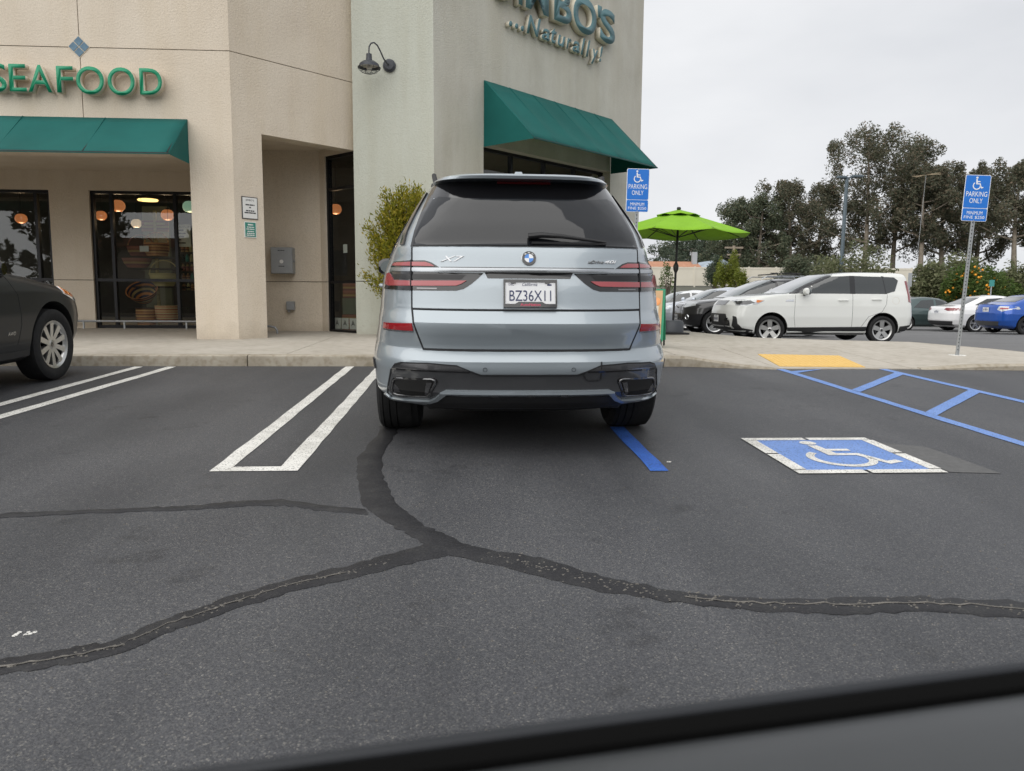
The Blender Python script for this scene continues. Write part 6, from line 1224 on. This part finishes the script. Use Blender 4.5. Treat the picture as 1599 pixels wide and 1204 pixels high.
for k in range(nn_):
    p0, p1 = dx_ * (k / nn_), dx_ * ((k + 1) / nn_); MB().add([(p0.x, p0.y, 0), (p1.x, p1.y, 0), (p1.x, p1.y, 1.35), (p0.x, p0.y, 1.35), (p0.x, p0.y + .02, 0), (p1.x, p1.y + .02, 0), (p1.x, p1.y + .02, 1.35), (p0.x, p0.y + .02, 1.35)], [(0, 1, 2, 3), (7, 6, 5, 4), (3, 2, 6, 7)]).build('mesh_panel', 'dark_mesh', t); MB().tube([(p0.x, p0.y - .03, 0), (p0.x, p0.y - .03, 1.45)], .03, 6).build('post', 'black_metal', t)

# ------------------------------------------------------------------ cream vinyl fence, house, masts
noisy('vinyl_cream', [(.3, (.60, .56, .47)), (.7, (.66, .62, .53))], scale=.6, rough=.6)
def vinyl_fence(label, px0, px1, d, h, dz, n):
    a, c = at(px0, d), at(px1, d); t = thing('vinyl_fence', label, 'fence', (a.x, a.y, far_z(a.y) + dz)); dd = (c - a) / n; dr = dd.normalized(); nr_ = Vector((-dr.y, dr.x))
    for k in range(n + 1):
        p = dd * k; MB().prism([tuple(p - dr * .07 - nr_ * .07), tuple(p + dr * .07 - nr_ * .07), tuple(p + dr * .07 + nr_ * .07), tuple(p - dr * .07 + nr_ * .07)], -.6, h + .06).build('post', 'vinyl_cream', t)
        if k < n:
            q0, q1 = p + dr * .07, p + dd - dr * .07
            for z0_, z1_, th in ((.05, .2, .045), (.2, h - .15, .02), (h - .15, h, .045)): MB().prism([tuple(q0 - nr_ * th), tuple(q1 - nr_ * th), tuple(q1 + nr_ * th), tuple(q0 + nr_ * th)], z0_, z1_).build('rail' if th > .03 else 'panel', 'vinyl_cream', t)
vinyl_fence('long cream vinyl panel fence across the background behind the umbrella', 955, 1416, 70, 1.72, 0., 11)
vinyl_fence('cream vinyl fence glimpsed between bushes at the right', 1412, 1660, 60, 1.5, .35, 8)
noisy('roof_tile', [(.3, (.36, .17, .10)), (.7, (.46, .24, .15))], scale=3, rough=.9, bump=.5, bscale=5, bdist=.05); noisy('gable_blue', [(.3, (.30, .36, .42)), (.7, (.34, .40, .46))], scale=1, rough=.8)
p = at(1094, 82); hs_ = thing('house', 'single-storey house with terracotta roof and blue-grey gable beyond the fence', 'house', (p.x, p.y, 2.0))
MB().box((-5.5, 0, 0), (4.2, 9, 1.6)).build('wall', 'gable_blue', hs_)
MB().add([(-6, -.5, 1.55), (.4, -.5, 1.55), (.4, 4, 3.0), (-6, 4, 3.0), (-6, 8.5, 1.55), (.4, 8.5, 1.55)], [(0, 1, 2, 3), (3, 2, 5, 4), (0, 3, 4), (1, 5, 2)]).build('roof', 'roof_tile', hs_)
MB().add([(-1.2, -.4, 1.5), (5.0, -.4, 1.5), (1.9, -.4, 3.1), (-1.2, 8, 1.5), (5.0, 8, 1.5), (1.9, 8, 3.1)], [(0, 1, 2), (5, 4, 3), (0, 2, 5, 3), (2, 1, 4, 5)]).build('gable', 'gable_blue', hs_)
MB().box((-.3, 3, 2.4), (.2, 3.5, 4.0)).build('chimney', 'galvanised', hs_)
mat('lamp_post_blue', (.10, .13, .15), .5, .3)
p = at(1308, 50); lp = thing('street_lamp', 'tall blue-grey parking lot lamp post with flat twin heads', 'lamp', (p.x, p.y, lot_z(0, p.y) + .0)); top_ = CAM_Z + (463 - 281) / FPX * 50 - lot_z(0, p.y)
MB().tube([(-.1, 0, 0), (0, 0, top_)], [.13, .11], 10).build('pole', 'lamp_post_blue', lp, smooth=40); MB().tube([(-.35, 0, top_ - .05), (.7, 0, top_ + .05)], .05, 6).build('arm', 'lamp_post_blue', lp)
MB().box((-.62, -.2, top_ - .05), (-.05, .2, top_ + .09)).build('lamp_head', 'lamp_post_blue', lp, bevel=.03); MB().box((.3, -.2, top_ + .02), (1.0, .2, top_ + .16)).build('lamp_head', 'lamp_post_blue', lp, bevel=.03)
noisy('pole_wood', [(.3, (.22, .18, .14)), (.7, (.32, .27, .21))], scale=2, rough=.9)
p = at(1140, 80); up_ = thing('utility_pole', 'wooden utility pole with crossarms beyond the fence', 'pole', (p.x, p.y, 2.2)); hh = CAM_Z + (463 - 384) / FPX * 80 - 2.2
MB().tube([(0, 0, 0), (0, 0, hh)], .14, 8).build('pole', 'pole_wood', up_); MB().box((-.95, -.08, hh - .3), (.95, .08, hh - .12)).build('crossarm', 'pole_wood', up_); MB().box((-.7, -.08, hh - 1.0), (.7, .08, hh - .84)).build('crossarm', 'pole_wood', up_)
p = at(1421, 75); an = thing('antenna_mast', 'thin mast with a wide horizontal antenna among the eucalyptus', 'antenna', (p.x, p.y, 2.2)); hh = CAM_Z + (463 - 276) / FPX * 75 - 2.2
MB().tube([(0, 0, 0), (.45, 0, hh)], [.02, .015], 6).build('mast', 'galvanised', an); mat('antenna_tan', (.42, .33, .22), .6)
for k in range(5): MB().tube([(-1.2 + .25 * k, -.5 + .25 * k, hh - .25 + .02 * k), (.45, 0, hh), (2.3 - .2 * k, .6 - .3 * k, hh + .15)], .010, 5).build('element', 'antenna_tan', an)
def small_sign(label, px, d, row0, row1, w):
    p = at(px, d); t = thing('small_post_sign', label, 'sign', (p.x, p.y, lot_z(0, p.y))); z1 = CAM_Z + (465 - row0) / FPX * d - lot_z(0, p.y); z0_ = CAM_Z + (465 - row1) / FPX * d - lot_z(0, p.y)
    MB().tube([(0, .02, 0), (0, .02, z1 - .02)], .03, 6).build('post', 'galvanised', t); MB().box((-w / 2, -.01, z0_), (w / 2, 0, z1)).build('panel', 'sign_teal' if px > 1500 else 'galvanised', t)
mat('sign_teal', (.05, .28, .26), .5)
small_sign('small teal sign on a pale post between the far cars', 1541, 38, 436, 446, .26); small_sign('plain grey sign seen edge-on left of the far bushes', 1414, 38, 426, 447, .2)

# ------------------------------------------------------------------ door of the car the photograph is taken from
noisy('door_vinyl', [(.3, (.030, .032, .034)), (.7, (.038, .041, .043))], scale=4, rough=.36, bump=.12, bscale=350, bdist=.001); mat('rubber_seal', (.003, .003, .003), .9, spec=.1); mat('door_paint', (.022, .024, .028), .5, .1, spec=.3)
u = Vector((.392, .072)).normalized(); nrm = Vector((-u.y, u.x)); c0 = Vector((.092, .383))
dr = thing('car_door', 'dark car door top with black window seal filling the bottom right corner', 'car door', (c0.x, c0.y, .9), (0, 0, math.atan2(u.y, u.x)))
def strip(name, prof, m, x0=-1.0, x1=1.3):
    mb = MB(); mb.loft([[(x, a + .010 * (x / .5) ** 2, c - .008 * (x / .5) ** 2) for a, c in prof] for x in [x0 + (x1 - x0) * k / 22 for k in range(23)]]); return mb.build(name, m, dr, smooth=35)
strip('belt_moulding', [(.006, -.03), (.006, -.004), (.002, 0), (-.002, 0), (-.004, -.002), (-.004, -.03)], 'door_paint')
strip('door_skin', [(.03, -.75), (.03, -.032), (.0065, -.008), (.0062, -.75)], 'door_paint')
strip('window_seal', [(-.0045, -.05), (-.0045, -.003), (-.007, -.005), (-.011, -.009), (-.011, -.05)], 'rubber_seal')
strip('door_trim', [(-.0115, -.75), (-.0115, -.030), (-.0125, -.016), (-.017, -.010), (-.026, -.0075), (-.045, -.008), (-.075, -.013), (-.11, -.025), (-.13, -.06), (-.135, -.75)], 'door_vinyl')

# ------------------------------------------------------------------ what stands behind the camera and shows only in glass and paint
bb = thing('neighbour_building', 'long beige building with dark cornice, seen only mirrored in the shop windows', 'building', (-6, -34, -.75))
MB().box((-26, -8, 0), (24, 0, 5.6)).build('wall', 'stucco_beige', bb); MB().box((-26.4, -8.4, 5.6), (24.4, .5, 6.3)).build('cornice', 'roof_tile', bb)
for k in range(9): MB().box((-24 + k * 5.4, .0, .3), (-20.5 + k * 5.4, .06, 3.0)).build('window', 'privacy_glass', bb)
for k, (x_, y_, h_) in enumerate(((-27, -24, 9.5), (-16, -27, 11), (6, -26, 10), (18, -24, 9), (30, -28, 11))):
    tree('street_tree', 'dark leafy tree seen only mirrored in the shop windows and car paint', (x_, y_, -.6), h_, 3.6, 90 + k, 'leaf_euc_green', per=90, nl=14, low=.25, size=.5, trunk_r=.25, group='trees behind the camera')
